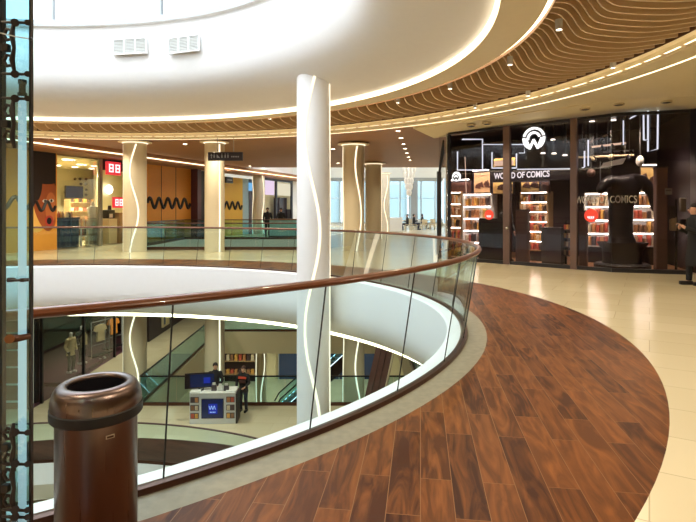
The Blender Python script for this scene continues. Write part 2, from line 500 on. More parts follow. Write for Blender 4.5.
struct(b.build('ceiling_slats', [M['fin'], M['finedge_lit']]), 'wavy tan wood fins of the ceiling fanning out round the light well')
# outer light line (broken), beige band, second line
b = MB()
ob = loop(800)
for k in range(0, 800):
    if k % 5 == 4: continue
    (p, n), (q, m_) = ob[k], ob[(k + 1) % 800]
    b.quad([(*(p + n * 3.83), 4.30), (*(q + m_ * 3.83), 4.30), (*(q + m_ * 3.88), 4.30), (*(p + n * 3.88), 4.30)])
struct(b.build('trim_10', M['ledsoft']), 'broken warm light line along the outer ends of the fins')
struct(sweep([(3.78, 4.42), (3.94, 4.42), (3.94, 4.27), (4.42, 4.27), (4.42, 4.34)]).build('ceiling', M['beige']), 'beige ceiling band outside the fins')
struct(sweep([(4.40, 4.265), (4.46, 4.265)]).build('trim_11', M['ledsoft']), 'outermost thin warm light line')
YC = 33.0
# east part beige soffit and brown far ceiling, split along a line
import itertools
def half(keep):
    lo = [p for p in ring(4.48)]
    return lo
struct(MB().fill([ring(4.48), RECT(X0, Y0, X1, YC)], 4.32).build('ceiling', M['browncl']), 'brown ceiling over the far shops')
struct(MB().fill([ring(-1.0), RECT(X0, Y0, X1, YC + 0.2)], 5.35).build('ceiling', M['browncl']))
wall('wall_bulkhead', (X0, YC), (X1, YC), 4.32, 5.4, M['beige'])

# clerestory windows: frame ring, mullions, panes
w = empty('window_1', None, None, (CX, CY, 6.36), kind='structure')
w['label'] = 'ring of clerestory windows above the white light well'
sweep([(-1.60, 6.36), (-1.60, 6.52), (-1.74, 6.52), (-1.74, 6.36)], closed_prof=True).build('sill', M['greyframe'], w, world=True)
sweep([(-1.60, 8.7), (-1.60, 8.9), (-1.74, 8.9), (-1.74, 8.7)], closed_prof=True).build('head_rail', M['greyframe'], w, world=True)
cb = loop(14, start=0.9 + PERIM / 28)
for k, (p, n) in enumerate(cb):
    ww = 0.26
    MB().box((*(p + n * -1.67), 7.6), (0.12, ww, 2.2), rz=math.atan2(n.y, n.x)).build('mullion', M['greyframe'], w, world=True)
sweep([(-1.68, 6.52), (-1.68, 8.7)]).build('pane', M['skyglass'], w, world=True)

struct(sweep([(-1.60, 8.9), (-1.60, 11.5), (-1.80, 11.5), (-1.80, 8.9)]).build('wall_sky_baffle', M['white']), 'unseen white baffle wall added above the clerestory windows to cut sky light')  # added out of view, keeps low sky light off the bowl

# ------------------------------------------------------------------ balustrade round the oval
LEAN = 0.17; RH = 1.10
bal = empty('glass_balustrade', 'curved glass balustrade with reddish wood handrail round the oval opening on the upper level', 'balustrade', (CX, CY, 0))
NP = 46
SEG = 8
_k = min(range(4000), key=lambda i: (_d[i] - Vector((-.33, 3.76))).length)
pb = loop(NP * SEG, start=_s[_k])
for k in range(NP):
    b = MB(); seg = [pb[(k * SEG + j) % (NP * SEG)] for j in range(SEG + 1)]
    lo = [b.bm.verts.new((*(p + n * 0.04), 0.03)) for p, n in seg]
    hi = [b.bm.verts.new((*(p + n * (0.04 + LEAN)), RH - 0.01)) for p, n in seg]
    for j in range(SEG): b.bm.faces.new((lo[j], lo[j + 1], hi[j + 1], hi[j]))
    b.build('glass_panel', M['glass'], bal, smooth=True, world=True)
    p, n = seg[0]; tn = Vector((-n.y, n.x)); q = p + n * 0.04
    MB().cyl((*q, 0.05), (*(q + n * LEAN - tn * 0.0), RH - 0.02), 0.0055, n=6).build('panel_joint', M['joint'], bal, world=True)
hb = loop(300)
prof = [(0.04 + LEAN + 0.034 * math.cos(2 * PI * i / 10), RH + 0.005 + 0.028 * math.sin(2 * PI * i / 10)) for i in range(10)]
sweep(prof, hb, True).build('handrail', M['rail'], bal, smooth=True, world=True)
sweep([(0.005, 0.0), (0.0, 0.034), (0.03, 0.038), (0.062, 0.034), (0.07, 0.0)], hb, True).build('base_shoe', M['shoe'], bal, world=True)

def straight_balustrade(label, pts, z, gm, rm, group=None, closed=False, pitch=1.4):
    t = empty('glass_balustrade', label, 'balustrade', (pts[0][0], pts[0][1], z), group=group)
    K = len(pts)
    for i in range(K if closed else K - 1):
        a, c = Vector(pts[i]), Vector(pts[(i + 1) % K])
        L_ = (c - a).length; n_ = max(1, round(L_ / pitch)); ang = math.atan2(*(c - a).yx)
        for j in range(n_):
            m_ = a.lerp(c, (j + 0.5) / n_)
            MB().box((*m_, z + 0.56), (L_ / n_ - 0.015, 0.015, 0.98), rz=ang).build('glass_panel', gm, t, world=True)
        m_ = a.lerp(c, 0.5)
        MB().box((*m_, z + 1.08), (L_ + 0.05, 0.055, 0.05), rz=ang, bev=0.012).build('handrail', rm, t, world=True)
        MB().box((*m_, z + 0.06), (L_ + 0.04, 0.05, 0.12), rz=ang).build('base_shoe', M['shoe'], t, world=True)
    return t
straight_balustrade('straight glass balustrade with dark rail round the far rectangular opening, behind the wood railed one', [(x, y) for x, y in RECT(-9.12, 21.28, -1.08, 29.12)], 0.0, M['glass'], M['darkbrown'], closed=True)
straight_balustrade('dark railed glass balustrade one level down, running behind the kiosk and round the rectangular opening', RECT(-7.67, 19.28, 3.02, 31.12), ZL, M['glass'], M['blackmetal'], closed=True)
# lower oval balustrade
lb = empty('glass_balustrade', 'curved glass balustrade with thin dark rail one level down in front of the kiosk', 'balustrade', (CX, CY, ZL))
pb2 = loop(30 * SEG)
for k in range(30):
    b = MB(); seg = [pb2[(k * SEG + j) % (30 * SEG)] for j in range(SEG + 1)]
    lo = [b.bm.verts.new((*(p + n * (LOFF + 0.06)), ZL + 0.03)) for p, n in seg]
    hi = [b.bm.verts.new((*(p + n * (LOFF + 0.12)), ZL + 1.08)) for p, n in seg]
    for j in range(SEG): b.bm.faces.new((lo[j], lo[j + 1], hi[j + 1], hi[j]))
    b.build('glass_panel', M['glass'], lb, smooth=True, world=True)
prof = [(LOFF + 0.12 + 0.03 * math.cos(2 * PI * i / 8), ZL + 1.1 + 0.025 * math.sin(2 * PI * i / 8)) for i in range(8)]
sweep(prof, hb, True).build('handrail', M['darkbrown'], lb, smooth=True, world=True)
sweep([(LOFF + 0.02, ZL), (LOFF + 0.02, ZL + 0.08), (LOFF + 0.1, ZL + 0.08), (LOFF + 0.1, ZL)], hb, True).build('base_shoe', M['shoe'], lb, world=True)

# ------------------------------------------------------------------ columns with wavy light strips
def column(label, x, y, r, z0, z1, strips, cap=True, m='column', group=None):
    t = empty('column', label, 'column', (x, y, z0), group=group, kind='thing')
    h = z1 - z0
    MB().lathe([(r, 0), (r, h)], 40).build('shaft', M[m], t, smooth=True)
    if cap:
        MB().lathe([(0, h - 0.06), (r * 1.45, h - 0.06), (r * 1.45, h - 0.03), (0, h - 0.03)], 40).build('cap_disc', M['beige'], t)
        MB().lathe([(r + 0.015, h - 0.10), (r + 0.05, h - 0.075), (r + 0.02, h - 0.07)], 40).build('light_ring', M['ledcol'], t)
    for (a0, amp, ph, per, zs, ze) in strips:
        b = MB(); K = 60; pr = None
        for k in range(K + 1):
            z = zs + (ze - zs) * k / K
            a = a0 + amp * math.sin(2 * PI * z / per + ph)
            rr = r + 0.012; hw = 0.030 / r
            cur = [b.bm.verts.new((rr * math.cos(a - hw), rr * math.sin(a - hw), z - z0)), b.bm.verts.new((rr * math.cos(a + hw), rr * math.sin(a + hw), z - z0))]
            if pr: b.bm.faces.new((pr[0], pr[1], cur[1], cur[0]))
            pr = cur
        b.build('light_strip', M['ledcol'], t)
    return t
FRONT = -PI / 2
column('large white round column standing inside the oval opening, wavy light strip down its face', -0.80, 12.1, 0.385, ZB, 5.12,
       [(FRONT + 0.0, 0.45, 0.0, 4.4, ZB, 4.9), (FRONT + 1.42, 0.08, 0, 6.2, ZB, 4.8)], cap=False, m='white')
cols = [
    ('beige column with a bold wavy light strip in front of the red signed shop', -8.3, 20.35, 0.43, [(FRONT + 0.3, 0.36, -1.37, 3.2, ZB, 4.15), (FRONT - 1.35, 0.05, 0, 5, ZB, 4.15)]),
    ('beige column with a straight light strip under the dark hanging sign', -5.2, 20.35, 0.38, [(FRONT + 0.75, 0.02, 0, 6, ZB, 4.15)]),
    ('slim far column with two wavy light strips between the yellow wall and the far shops', -6.1, 35.6, 0.42, [(FRONT - 1.0, 0.22, 2.6, 3.2, 0, 4.2), (FRONT + 1.0, 0.22, 2.6, 3.2, 0, 4.2)]),
    ('beige column with wavy light strip just right of the large white column', 0.22, 21.0, 0.44, [(FRONT + 0.45, 0.3, -0.68, 4.0, ZB, 4.15), (FRONT - 1.15, 0.10, 0, 4.6, ZB, 4.15)]),
    ('plain beige column, second in the row leading to the cafe windows', 1.45, 29.6, 0.47, [(FRONT + 1.2, 0.03, 0, 5, 0, 4.15)]),
    ('thin far column with a wavy light strip, last in the row before the cafe', 2.75, 38.6, 0.33, [(FRONT + 0.1, 0.4, 1.0, 3.4, 0, 4.2)]),
]
for lab, x, y, r, st in cols:
    low = ZB if (y < 22) else 0.0
    column(lab, x, y, r, low, 4.30 if y < 33 else 4.4, st)
column('bottom level column with two light strips seen under the beige slab edge', -5.65, 33.9, 0.36, ZB, ZL - 1.3, [(FRONT - 0.8, 0.05, 0, 4, ZB, ZL - 1.4), (FRONT + 0.5, 0.35, 0.4, 4.5, ZB, ZL - 1.4)])
column('slim dark column edged with a cold white light line beside the lower boutique', -11.75, 19.6, 0.14, ZL, -1.36, [(FRONT, 0.0, 0, 5, ZL, -1.4)], cap=False, m='blackmetal')

# ------------------------------------------------------------------ people
def skin_body(name, chains, m, parent, sub=1):
    """chains: list of islands; island = (points with radius, edges)"""
    me = bpy.data.meshes.new(name)
    bm = bmesh.new(); ly = bm.verts.layers.skin.verify()
    for pts, eds in chains:
        vs = []
        for i, (p, r) in enumerate(pts):
            v = bm.verts.new(p); v[ly].radius = r if isinstance(r, tuple) else (r, r)
            v[ly].use_root = (i == 0); vs.append(v)
        for a, c in eds: bm.edges.new((vs[a], vs[c]))
    bm.to_mesh(me); bm.free()
    me.materials.append(m)
    o = mesh_obj(name, me, parent)
    o.modifiers.new('Skin', 'SKIN').use_smooth_shade = True
    s = o.modifiers.new('Subdivision', 'SUBSURF'); s.levels = sub; s.render_levels = sub
    return o

POSES = {
    'stand': dict(el=[(-.24, .02, 1.14), (.24, .02, 1.14)], wr=[(-.23, -.10, .90), (.23, -.10, .90)], hd=[(-.22, -.14, .83), (.22, -.14, .83)],
                  kn=[(-.10, -.02, .50), (.10, -.02, .50)], an=[(-.11, .03, .09), (.11, .03, .09)]),
    'phone': dict(el=[(-.23, -.02, 1.13), (.23, -.02, 1.13)], wr=[(-.12, -.24, 1.21), (.12, -.25, 1.23)], hd=[(-.05, -.30, 1.27), (.06, -.31, 1.29)],
                  kn=[(-.09, -.05, .50), (.09, .02, .50)], an=[(-.10, -.06, .09), (.10, .12, .10)]),
    'counter': dict(el=[(-.25, -.05, 1.14), (.25, -.05, 1.14)], wr=[(-.17, -.27, 1.03), (.17, -.27, 1.03)], hd=[(-.14, -.35, 1.02), (.14, -.35, 1.02)],
                    kn=[(-.10, -.02, .50), (.10, -.02, .50)], an=[(-.11, .03, .09), (.11, .03, .09)]),
    'sit': dict(el=[(-.24, -.05, .70), (.24, -.05, .70)], wr=[(-.15, -.27, .74), (.15, -.27, .74)], hd=[(-.11, -.34, .76), (.11, -.34, .76)],
                kn=[(-.12, -.42, .50), (.12, -.42, .50)], an=[(-.12, -.36, .09), (.12, -.36, .09)]),
}
def clothes(t, s, dz, el, wr, kn, an, hem, top, low):
    """jacket (body and sleeves) and trousers as closed garments over the figure"""
    V = lambda p: (p[0] * s, p[1] * s, p[2] * s)
    def ell(b, rows, n=20):
        rs = [[b.bm.verts.new((rx * s * math.cos(2 * PI * k / n), (cy + ry * math.sin(2 * PI * k / n)) * s, z * s)) for k in range(n)] for rx, ry, cy, z in rows]
        for A, B in zip(rs, rs[1:]):
            for k in range(n): b.bm.faces.new((A[k], A[(k + 1) % n], B[(k + 1) % n], B[k]))
        b.bm.faces.new(rs[0][::-1]); b.bm.faces.new(rs[-1])
    b = MB()
    rows = [(.19 + max(0, .86 - hem) * .09, .135 + max(0, .86 - hem) * .08, .01, hem + dz)] if hem < .80 else []
    rows += [(.18, .125, .005, .88 + dz), (.165, .112, 0, 1.02 + dz), (.16, .108, 0, 1.16 + dz), (.18, .115, 0, 1.30 + dz), (.185, .105, 0, 1.38 + dz), (.168, .098, 0, 1.43 + dz), (.12, .085, 0, 1.46 + dz), (.08, .075, -.005, 1.475 + dz), (.068, .07, -.01, 1.515 + dz)]
    ell(b, rows)
    for sd in (0, 1):
        g = -1 if sd == 0 else 1
        sh = (.175 * g, .005, 1.385 + dz)
        md = tuple((a + c) / 2 for a, c in zip(sh, el[sd])); m2 = tuple((a + c) / 2 for a, c in zip(el[sd], wr[sd]))
        b.tube([V(sh), V(md), V(el[sd]), V(m2), V(wr[sd])], [.072 * s, .066 * s, .058 * s, .052 * s, .044 * s], 12)
        b.ball(V(sh), .074 * s, 1, 1, 1, 10); b.ball(V(el[sd]), .058 * s, 1, 1, 1, 8)
    b.build('jacket', top, t, smooth=True)
    b = MB(); hip = .94 + dz
    ell(b, [(.10, .08, 0, hip - .12), (.165, .115, 0, hip - .05), (.165, .115, 0, hip + .03), (.15, .10, 0, hip + .12)])
    for sd in (0, 1):
        g = -1 if sd == 0 else 1
        hp = (.088 * g, 0, hip - .05); a_ = (an[sd][0], an[sd][1], .10)
        m2 = tuple((a + c) / 2 for a, c in zip(kn[sd], a_))
        b.tube([V(hp), V(kn[sd]), V(m2), V(a_)], [.098 * s, .072 * s, .064 * s, .056 * s], 12); b.ball(V(kn[sd]), .073 * s, 1, 1, 1, 8)
    b.build('trousers', low, t, smooth=True)

def person(label, loc, rz, pose='stand', h=1.72, top=None, low=None, hair=None, group=None, long_hair=False, coat_len=0.78):
    P = POSES[pose]; s = h / 1.72
    top = top or M['coatblk']; low = low or M['navycl']; hair = hair or M['hairm']
    t = empty('person', label, 'person', loc, rz, group)
    dz = -0.46 if pose == 'sit' else 0.0
    V = lambda x, y, z: (x * s, y * s, z * s)
    hip = 0.94 + dz
    pts = [(V(0, 0, hip), (.15 * s, .10 * s)), (V(0, 0, 1.18 + dz), (.13 * s, .09 * s)), (V(0, .0, 1.36 + dz), (.12 * s, .075 * s)), (V(0, -.005, 1.49 + dz), .052 * s),
           (V(0, -.02, 1.545 + dz), (.062 * s, .07 * s)), (V(0, -.025, 1.615 + dz), (.074 * s, .092 * s)), (V(0, -.015, 1.68 + dz), (.06 * s, .075 * s))]
    eds = [(0, 1), (1, 2), (2, 3), (3, 4), (4, 5), (5, 6)]
    chains = [(pts, eds)]
    fing = []
    for sd in (0, 1):
        g = -1 if sd == 0 else 1
        i = len(pts)
        el, wr, hd = P['el'][sd], P['wr'][sd], P['hd'][sd]
        pts += [(V(.17 * g, .01, 1.37 + dz), .045 * s), (V(*el), .044 * s), (V(*wr), .029 * s), (V(*hd), (.036 * s, .020 * s))]
        eds += [(2, i), (i, i + 1), (i + 1, i + 2), (i + 2, i + 3)]
        dr = (Vector(hd) - Vector(wr)).normalized(); sx = Vector((1, 0, 0)); nn = dr.cross(sx).normalized()
        for k in range(4):
            o0 = Vector(hd) + sx * (0.022 * (k - 1.5)) + dr * 0.01
            ln = (.065, .078, .074, .058)[k]
            p1 = o0 + dr * ln * 0.55; p2 = p1 + (dr * 0.5 - nn * 0.5 * (1 if nn.z > 0 else -1)).normalized() * ln * 0.5
            fing.append(([(V(*o0), .010 * s), (V(*p1), .009 * s), (V(*p2), .007 * s)], [(0, 1), (1, 2)]))
        o0 = Vector(hd) - dr * 0.03 - sx * (g * 0.03)
        p1 = o0 + (dr - sx * g * 0.8).normalized() * 0.04; p2 = p1 + dr * 0.03
        fing.append(([(V(*o0), .011 * s), (V(*p1), .010 * s), (V(*p2), .008 * s)], [(0, 1), (1, 2)]))
    for sd in (0, 1):
        g = -1 if sd == 0 else 1
        i = len(pts); kn, an = P['kn'][sd], P['an'][sd]
        pts += [(V(.095 * g, 0, hip - .04), .085 * s), (V(*kn), .055 * s), (V(*an), .036 * s)]
        eds += [(0, i), (i, i + 1), (i + 1, i + 2)]
        fwd = -1
        pts.append((V(an[0], an[1] + .10 * fwd, .035), (.036 * s, .026 * s)))
        eds.append((i + 2, i + 3))
    skin_body('body', chains + fing, M['skin'], t)
    clothes(t, s, dz, P['el'], P['wr'], P['kn'], P['an'], coat_len if pose != 'sit' else .88, top, low)
    for sd in (0, 1):
        a = P['an'][sd]
        MB().box(V(a[0], a[1] - .06, .045), (.085 * s, .27 * s, .085 * s), bev=.03 * s).build('shoe', M['black'], t, smooth=True)
    hz = 1.64 + dz
    hb_ = MB().ball(V(0, .012, hz + .02), .106 * s, 0.88, 1.02, 0.98, 10)
    # cut the face clear
    for v in list(hb_.bm.verts):
        if v.co.y < -.030 * s and v.co.z < (hz + .045) * s: hb_.bm.verts.remove(v)
    if long_hair: hb_.ball(V(0, .07, hz - .10), .085 * s, 1.0, .55, 1.5, 8)
    hb_.build('hair', hair, t, smooth=True)
    e = MB()
    for g in (-1, 1): e.ball(V(.03 * g, -.105, hz - .005), .011 * s, 1, .5, .7, 6)
    e.build('eyes', M['black'], t)
    f_ = MB(); f_.ball(V(0, -.125, hz - .035), .016 * s, .75, 1.0, 1.35, 6)
    for g in (-1, 1): f_.ball(V(.078 * g, -.01, hz - .02), .026 * s, .35, .7, 1.2, 6)
    f_.build('nose_and_ears', M['skin'], t, smooth=True)
    MB().ball(V(0, -.108, hz - .075), .022 * s, 1.0, .4, .28, 6).build('mouth', M['lips'], t)
    return t

# ------------------------------------------------------------------ small lamps in the ceilings
def spot(loc, e, size=2.4, blend=0.6, rad=0.08, col=(1.0, .86, .61)):
    l = bpy.data.lights.new('spot_lamp', 'SPOT'); l.energy = e * 3.2; l.spot_size = size; l.spot_blend = blend
    l.shadow_soft_size = rad; l.color = col
    o = bpy.data.objects.new('spot_lamp', l); COL.objects.link(o); o.location = loc
    return o
def area_lamp(loc, e, sx, sy, col, rot=(0, 0, 0)):
    l = bpy.data.lights.new('area_lamp', 'AREA'); l.energy = e; l.shape = 'RECTANGLE'; l.size = sx; l.size_y = sy; l.color = col
    o = bpy.data.objects.new('area_lamp', l); COL.objects.link(o); o.location = loc; o.rotation_euler = rot
    return o

def ceil_spot(loc, label, group, drop=0.0, r=0.055):
    t = empty('ceiling_spotlight', label, 'ceiling light', loc, group=group)
    MB().lathe([(0, .0), (r, .0), (r, -.16), (r * .8, -.16), (r * .75, -.13)], 16).build('housing', M['white'], t, smooth=True)
    MB().lathe([(0, -.14), (r * .78, -.14)], 16).build('lens', M['lamp'], t)
    return t
# white cylinder spots hanging in the fins (image place -> z 4.42)
for (px, py) in ((559, 30), (510, 65), (450, 89), (398, 103), (270, 119), (209, 122), (66, 123)):
    z = 4.52; d = F * (z - .16 - EYE) / (HY - py)
    ceil_spot((wx(px, d), d, z), 'small white cylinder spotlight at the inner end of the wavy fins', 'spotlights along the inner end of the ceiling fins')
for (px, py) in ((613, 68), (528, 96), (475, 108), (640, 78)):
    z = 4.50; d = F * (z - .16 - EYE) / (HY - py)
    ceil_spot((wx(px, d), d, z), 'small white cylinder spotlight near the outer end of the wavy fins', 'spotlights along the outer end of the ceiling fins')
# recessed lights in the brown ceiling
def downlight(px, py, lab, grp, z=4.32, r=.10, m='lamp'):
    d = F * (z - EYE) / (HY - py)
    t = empty('downlight', lab, 'ceiling light', (wx(px, d), d, z), group=grp)
    MB().lathe([(r * .8, -.004), (r * 1.15, -.012), (r * 1.2, 0)], 20).build('trim_ring', M['white'], t)
    MB().lathe([(0, -.006), (r * .8, -.006)], 20).build('diffuser', M[m], t)
    return d
for px, py in ((57, 139), (84, 148), (185, 144), (179, 163), (192, 165), (250, 166), (348, 157), (338, 163), (158, 160), (333, 149)):
    downlight(px, py, 'round recessed downlight in the brown ceiling over the far walkway', 'downlights in the brown ceiling')
for px, py in ((398, 131), (401, 138), (403.5, 144), (405, 148.5), (407, 153), (408.5, 157), (410, 160)):
    downlight(px, py, 'round recessed downlight in the straight row leading to the cafe', 'row of downlights leading to the cafe', r=.09)

# dark round fittings in the flat beige band near the camera
for px, py, lab, sz in ((504, 18, 'dark recessed eyeball fitting in the flat beige ceiling band', .05), (491, 34, 'small flush disc in the flat beige ceiling band', .03), (456, 63, 'tiny flush disc farther along the flat beige ceiling band', .03)):
    d = F * (4.30 - EYE) / (HY - py)
    t = empty('ceiling_fitting', lab, 'ceiling fitting', (wx(px, d), d, 4.30))
    MB().lathe([(sz, -.003), (sz * 1.5, -.008), (sz * 1.55, 0)], 20).build('rim', M['beige'], t)
    MB().lathe([(0, -.004), (sz, -.004)], 20).build('eye', M['black'] if sz > .04 else M['finback'], t)

# ------------------------------------------------------------------ vents in the white bowl
def ray_to_bowl(px, py):
    off = -1.65
    lp = ring(off); best = None
    for i in range(len(lp)):
        a, c = lp[i], lp[(i + 1) % len(lp)]
        if min(a.y, c.y) < 8: continue
        ua, uc = 348 + F * a.x / a.y, 348 + F * c.x / c.y
        if (ua - px) * (uc - px) <= 0:
            tt = (px - ua) / (uc - ua) if uc != ua else 0
            p = a.lerp(c, tt); best = (p, math.atan2(c.y - a.y, c.x - a.x))
    p, an = best
    return Vector((p.x, p.y, wz(py, p.y))), an
for px, py, npan, lab in ((131, 47, 3, 'pale grey three panel air vent on the white light well'), (185, 45, 3, 'second grey air vent on the white light well, nearer the big column')):
    c, an = ray_to_bowl(px, py)
    t = empty('air_vent', lab, 'air vent', c, an)
    wv = 36 / F * c.y
    for k in range(npan):
        x = (k - (npan - 1) / 2) * wv / npan
        MB().box((x, .02, 0), (wv / npan - .03, .03, .36)).build('backing', M['grey'], t)
        b = MB()
        for j in range(9): b.box((x, .05, -.15 + j * .0375), (wv / npan - .04, .03, .02), rx=.5)
        b.build('grille', M['ventm'], t)
    f_ = MB()
    for zz in (-.19, .19): f_.box((0, .05, zz), (wv + .03, .05, .025))
    for k in range(npan + 1): f_.box(((k - npan / 2) * wv / npan, .05, 0), (.028, .05, .38))
    f_.build('vent_frame', M['white'], t)
    t.rotation_euler.z = an + (PI if math.sin(an + PI / 2) > 0 else 0)

# ------------------------------------------------------------------ hanging direction sign
d = 19.0
sg = empty('hanging_sign', 'black hanging direction sign with white symbols under the brown ceiling', 'sign', at(225.5, 156.5, d))
MB().box((0, 0, 0), (1.26, .09, .31), bev=.01).build('panel', M['nearblack'], sg)
b = MB()
for x in (-.3, .3): b.cyl((x, 0, .15), (x, 0, 4.32 - sg.location.z), .012, n=6)
b.bm.free()
for x in (-.3, .3): MB().cyl((x, 0, .15), (x, 0, 4.32 - sg.location.z), .012, n=6).build('hanger_rod', M['grey'], sg)
MB().box((.0, 0, 4.30 - sg.location.z), (.4, .10, .05)).build('bracket', M['beige'], sg)
b = MB(); y = -.047
for i, x in enumerate((-.50, -.40, -.25, -.12, 0.0, .10)):
    if i == 0: b.box((x, y, 0), (.02, .004, .14)); b.prism([(x - .04, y, .03), (x + .04, y, .03), (x, y, .09)], (0, .004, 0))
    elif i == 2: b.prism([(x - .06, y, -.05), (x + .06, y, -.05), (x - .06, y, .08)], (0, .004, 0))
    else: b.box((x, y, 0), (.045, .004, .10)); b.ball((x, y, .085), .02, 1, .2, 1, 6)
for i in range(5): b.box((.24 + .06 * i, y, -.01), (.035, .004, .05))
b.build('symbols', M['grey'], sg)

# ------------------------------------------------------------------ shops along the far left
FA = Vector((-12.4, 20.6)); FD = Vector((.37, 1.0)).normalized(); FN = Vector((-FD.y, FD.x))   # FN: into the shops
FANG = math.atan2(FD.y, FD.x)
def fac(px, v=0.0):
    """place on the shop line under a column of the photograph, v metres inside"""
    k = (px - 348) / F; o = FA + FN * v
    s = (k * o.y - o.x) / (FD.x - k * FD.y)
    return o + FD * s
def fpanel(name, px0, px1, z0, z1, m, parent, v=0.0, th=0.1):
    a, c = fac(px0, v), fac(px1, v); mm = (a + c) / 2
    return MB().box((mm.x, mm.y, (z0 + z1) / 2), ((c - a).length, th, z1 - z0), rz=FANG).build(name, m, parent, world=True)
ZT = 3.95
# fascia over the shops, with a light line
a, c = FA + FD * -12 - FN * .6, FA + FD * 24 - FN * .6
mm = (a + c) / 2
struct(MB().box((mm.x, mm.y, 4.14), ((c - a).length, 1.3, .36), rz=FANG).build('trim_12', M['browncl']), 'brown bulkhead over the far shops')
mm = (a + c) / 2 - FN * .68
struct(MB().box((mm.x, mm.y, 4.10), ((c - a).length, .03, .045), rz=FANG).build('trim_13', M['ledsoft']), 'thin warm light line along the brown bulkhead over the far shops')

def wave_mesh(px0, px1, z, amp, nw, v, th=.05, w=.085):
    b = MB(); a, c = fac(px0, v), fac(px1, v); L_ = (c - a).length; K = nw * 16; pr = None
    dirv = (c - a).normalized()
    pts = []
    for k in range(K + 1):
        p = a + dirv * (L_ * k / K)
        pts.append((p.x, p.y, z + amp * math.sin(2 * PI * nw * k / K)))
    b.tube(pts, w, 6)
    return b
def wall_panel(name, label, px0, px1, z1, m, wave=None, seams=0):
    t = empty(name, label, 'wall panel', (*fac((px0 + px1) / 2), 0))
    fpanel('board', px0, px1, 0.0, z1, m, t)
    if wave: wave_mesh(px0 + .3, px1 - .3, *wave, -.055).build('wave_stripe', M['black'], t, world=True)
    for k in range(seams):
        q = px0 + (px1 - px0) * (k + 1) / (seams + 1)
        p = fac(q, -.055); MB().box((p.x, p.y, z1 / 2), (.03, .012, z1), rz=FANG).build('seam', M['darkbrown'], t, world=True)
    return t
wall_panel('hoarding', 'orange brown hoarding with a black wave stripe behind the glass lift', -40, 31.0, ZT, M['orange'], (wz(202, 18), .22, 3), 1)
# poster
t = empty('poster', 'tall wall poster of a surprised face with big dark hair, crossed by a black wave', 'poster', (*fac(44), 0))
fpanel('board', 31.5, 56, 0, ZT, M['orange'], t)
def pdisc(name, px, pz, rw, rh, m, v, n=28, squash=None):
    c = fac(px, v); b = MB()
    vs = []
    for k in range(n):
        an = 2 * PI * k / n; x = rw * math.cos(an); z = rh * math.sin(an)
        if squash and z < 0: x *= 1 + squash * z / rh
        q0_, q1_ = fac(33, v), fac(55.6, v); p = c + FD * x
        tt_ = min(1, max(0, (p - q0_).dot(FD) / (q1_ - q0_).length)); p = q0_.lerp(q1_, tt_); vs.append((p.x, p.y, max(0.02, min(ZT - .01, pz + z))))
    b.prism(vs, (FN.x * .004, FN.y * .004, 0))
    return b.build(name, m, t, world=True)
def clip_px(px): return px
fpanel('dark_ground', 33.5, 55.8, 1.55, ZT, M['hairm'], t, -.052, .008)
pdisc('orange_disc', 36.6, 1.35, .75 * .62, .62, M['orangelt'], -.060)
pdisc('face', 48.3, 1.78, .66, 1.02, M['posterskin'], -.064, squash=.35)
pdisc('cheek', 51.0, 1.72, .26, .62, M['posterskinlt'], -.068)
pdisc('afro', 46, 3.28, 1.1, .62, M['hairm'], -.072)
pdisc('side_hair', 35.5, 2.7, .30, .75, M['hairm'], -.070); pdisc('eye', 45.2, 1.98, .12, .07, M['whitecl'], -.072); pdisc('eye', 51.5, 2.0, .12, .07, M['whitecl'], -.072)
pdisc('iris', 45.2, 1.98, .05, .06, M['black'], -.076); pdisc('iris', 51.5, 2.0, .05, .06, M['black'], -.076)
pdisc('lips', 49.3, 1.18, .19, .22, M['lips'], -.072); pdisc('open_mouth', 49.3, 1.18, .11, .14, M['black'], -.076)
pdisc('nose', 48.6, 1.55, .11, .09, M['posterskinlt'], -.072)
b = wave_mesh(32.5, 55.5, 1.78, .19, 2, -.08, w=.06); b.build('wave_stripe', M['black'], t, world=True)

# lit cosmetics shop
def room(label, px0, px1, depth, z1, m, floor_m, name='shop_room'):
    """open-fronted shop room; the shell is set behind the shop line"""
    t = empty(name, label, None, (*fac((px0 + px1) / 2), 0), kind='structure')
    a, c = fac(px0, .05), fac(px1, .05)
    p = [a, c, fac(px1 + 2.5, depth), fac(px0 - 8, depth)]
    b = MB(); b.quad([(*p[3], 0), (*p[2], 0), (*p[2], z1), (*p[3], z1)]); b.build('rear_wall', m, t, world=True)
    b = MB(); b.quad([(*p[0], 0), (*p[3], 0), (*p[3], z1), (*p[0], z1)]); b.quad([(*p[1], 0), (*p[2], 0), (*p[2], z1), (*p[1], z1)]); b.build('side_walls', m, t, world=True)
    b = MB(); b.quad([(*q, z1) for q in p]); b.build('soffit', m, t, world=True)
    b = MB(); b.quad([(*q, .012) for q in p]); b.build('shop_floor', floor_m, t, world=True)
    return t
shop = room('bright cream cosmetics shop beside the face poster', 57, 100, 6.0, 3.9, M['cream'], M['tile'])
fpanel('glass_front', 57, 99, .05, 3.9, M['clear'], shop, 0, .02)
fpanel('door_post', 98.8, 101.6, 0, 3.95, M['greycl'], shop, -.02, .12)
for i, (px, py) in enumerate(((66, 159.5), (80, 161), (92, 163), (71, 163.5), (83, 165), (57.5, 167), (69, 168.5), (94, 166.5), (75, 160))):
    v = 1.2 + (i % 3) * 1.5
    p = fac(px, v); z = 3.88
    tt = empty('downlight', 'round bright ceiling light inside the cream cosmetics shop', 'ceiling light', (p.x, p.y, z), group='ceiling lights of the cosmetics shop')
    MB().lathe([(0, -.01), (.16, -.01)], 18).build('diffuser', M['lamp'], tt)
    MB().lathe([(.16, -.012), (.20, -.02), (.20, 0)], 18).build('trim_ring', M['white'], tt)
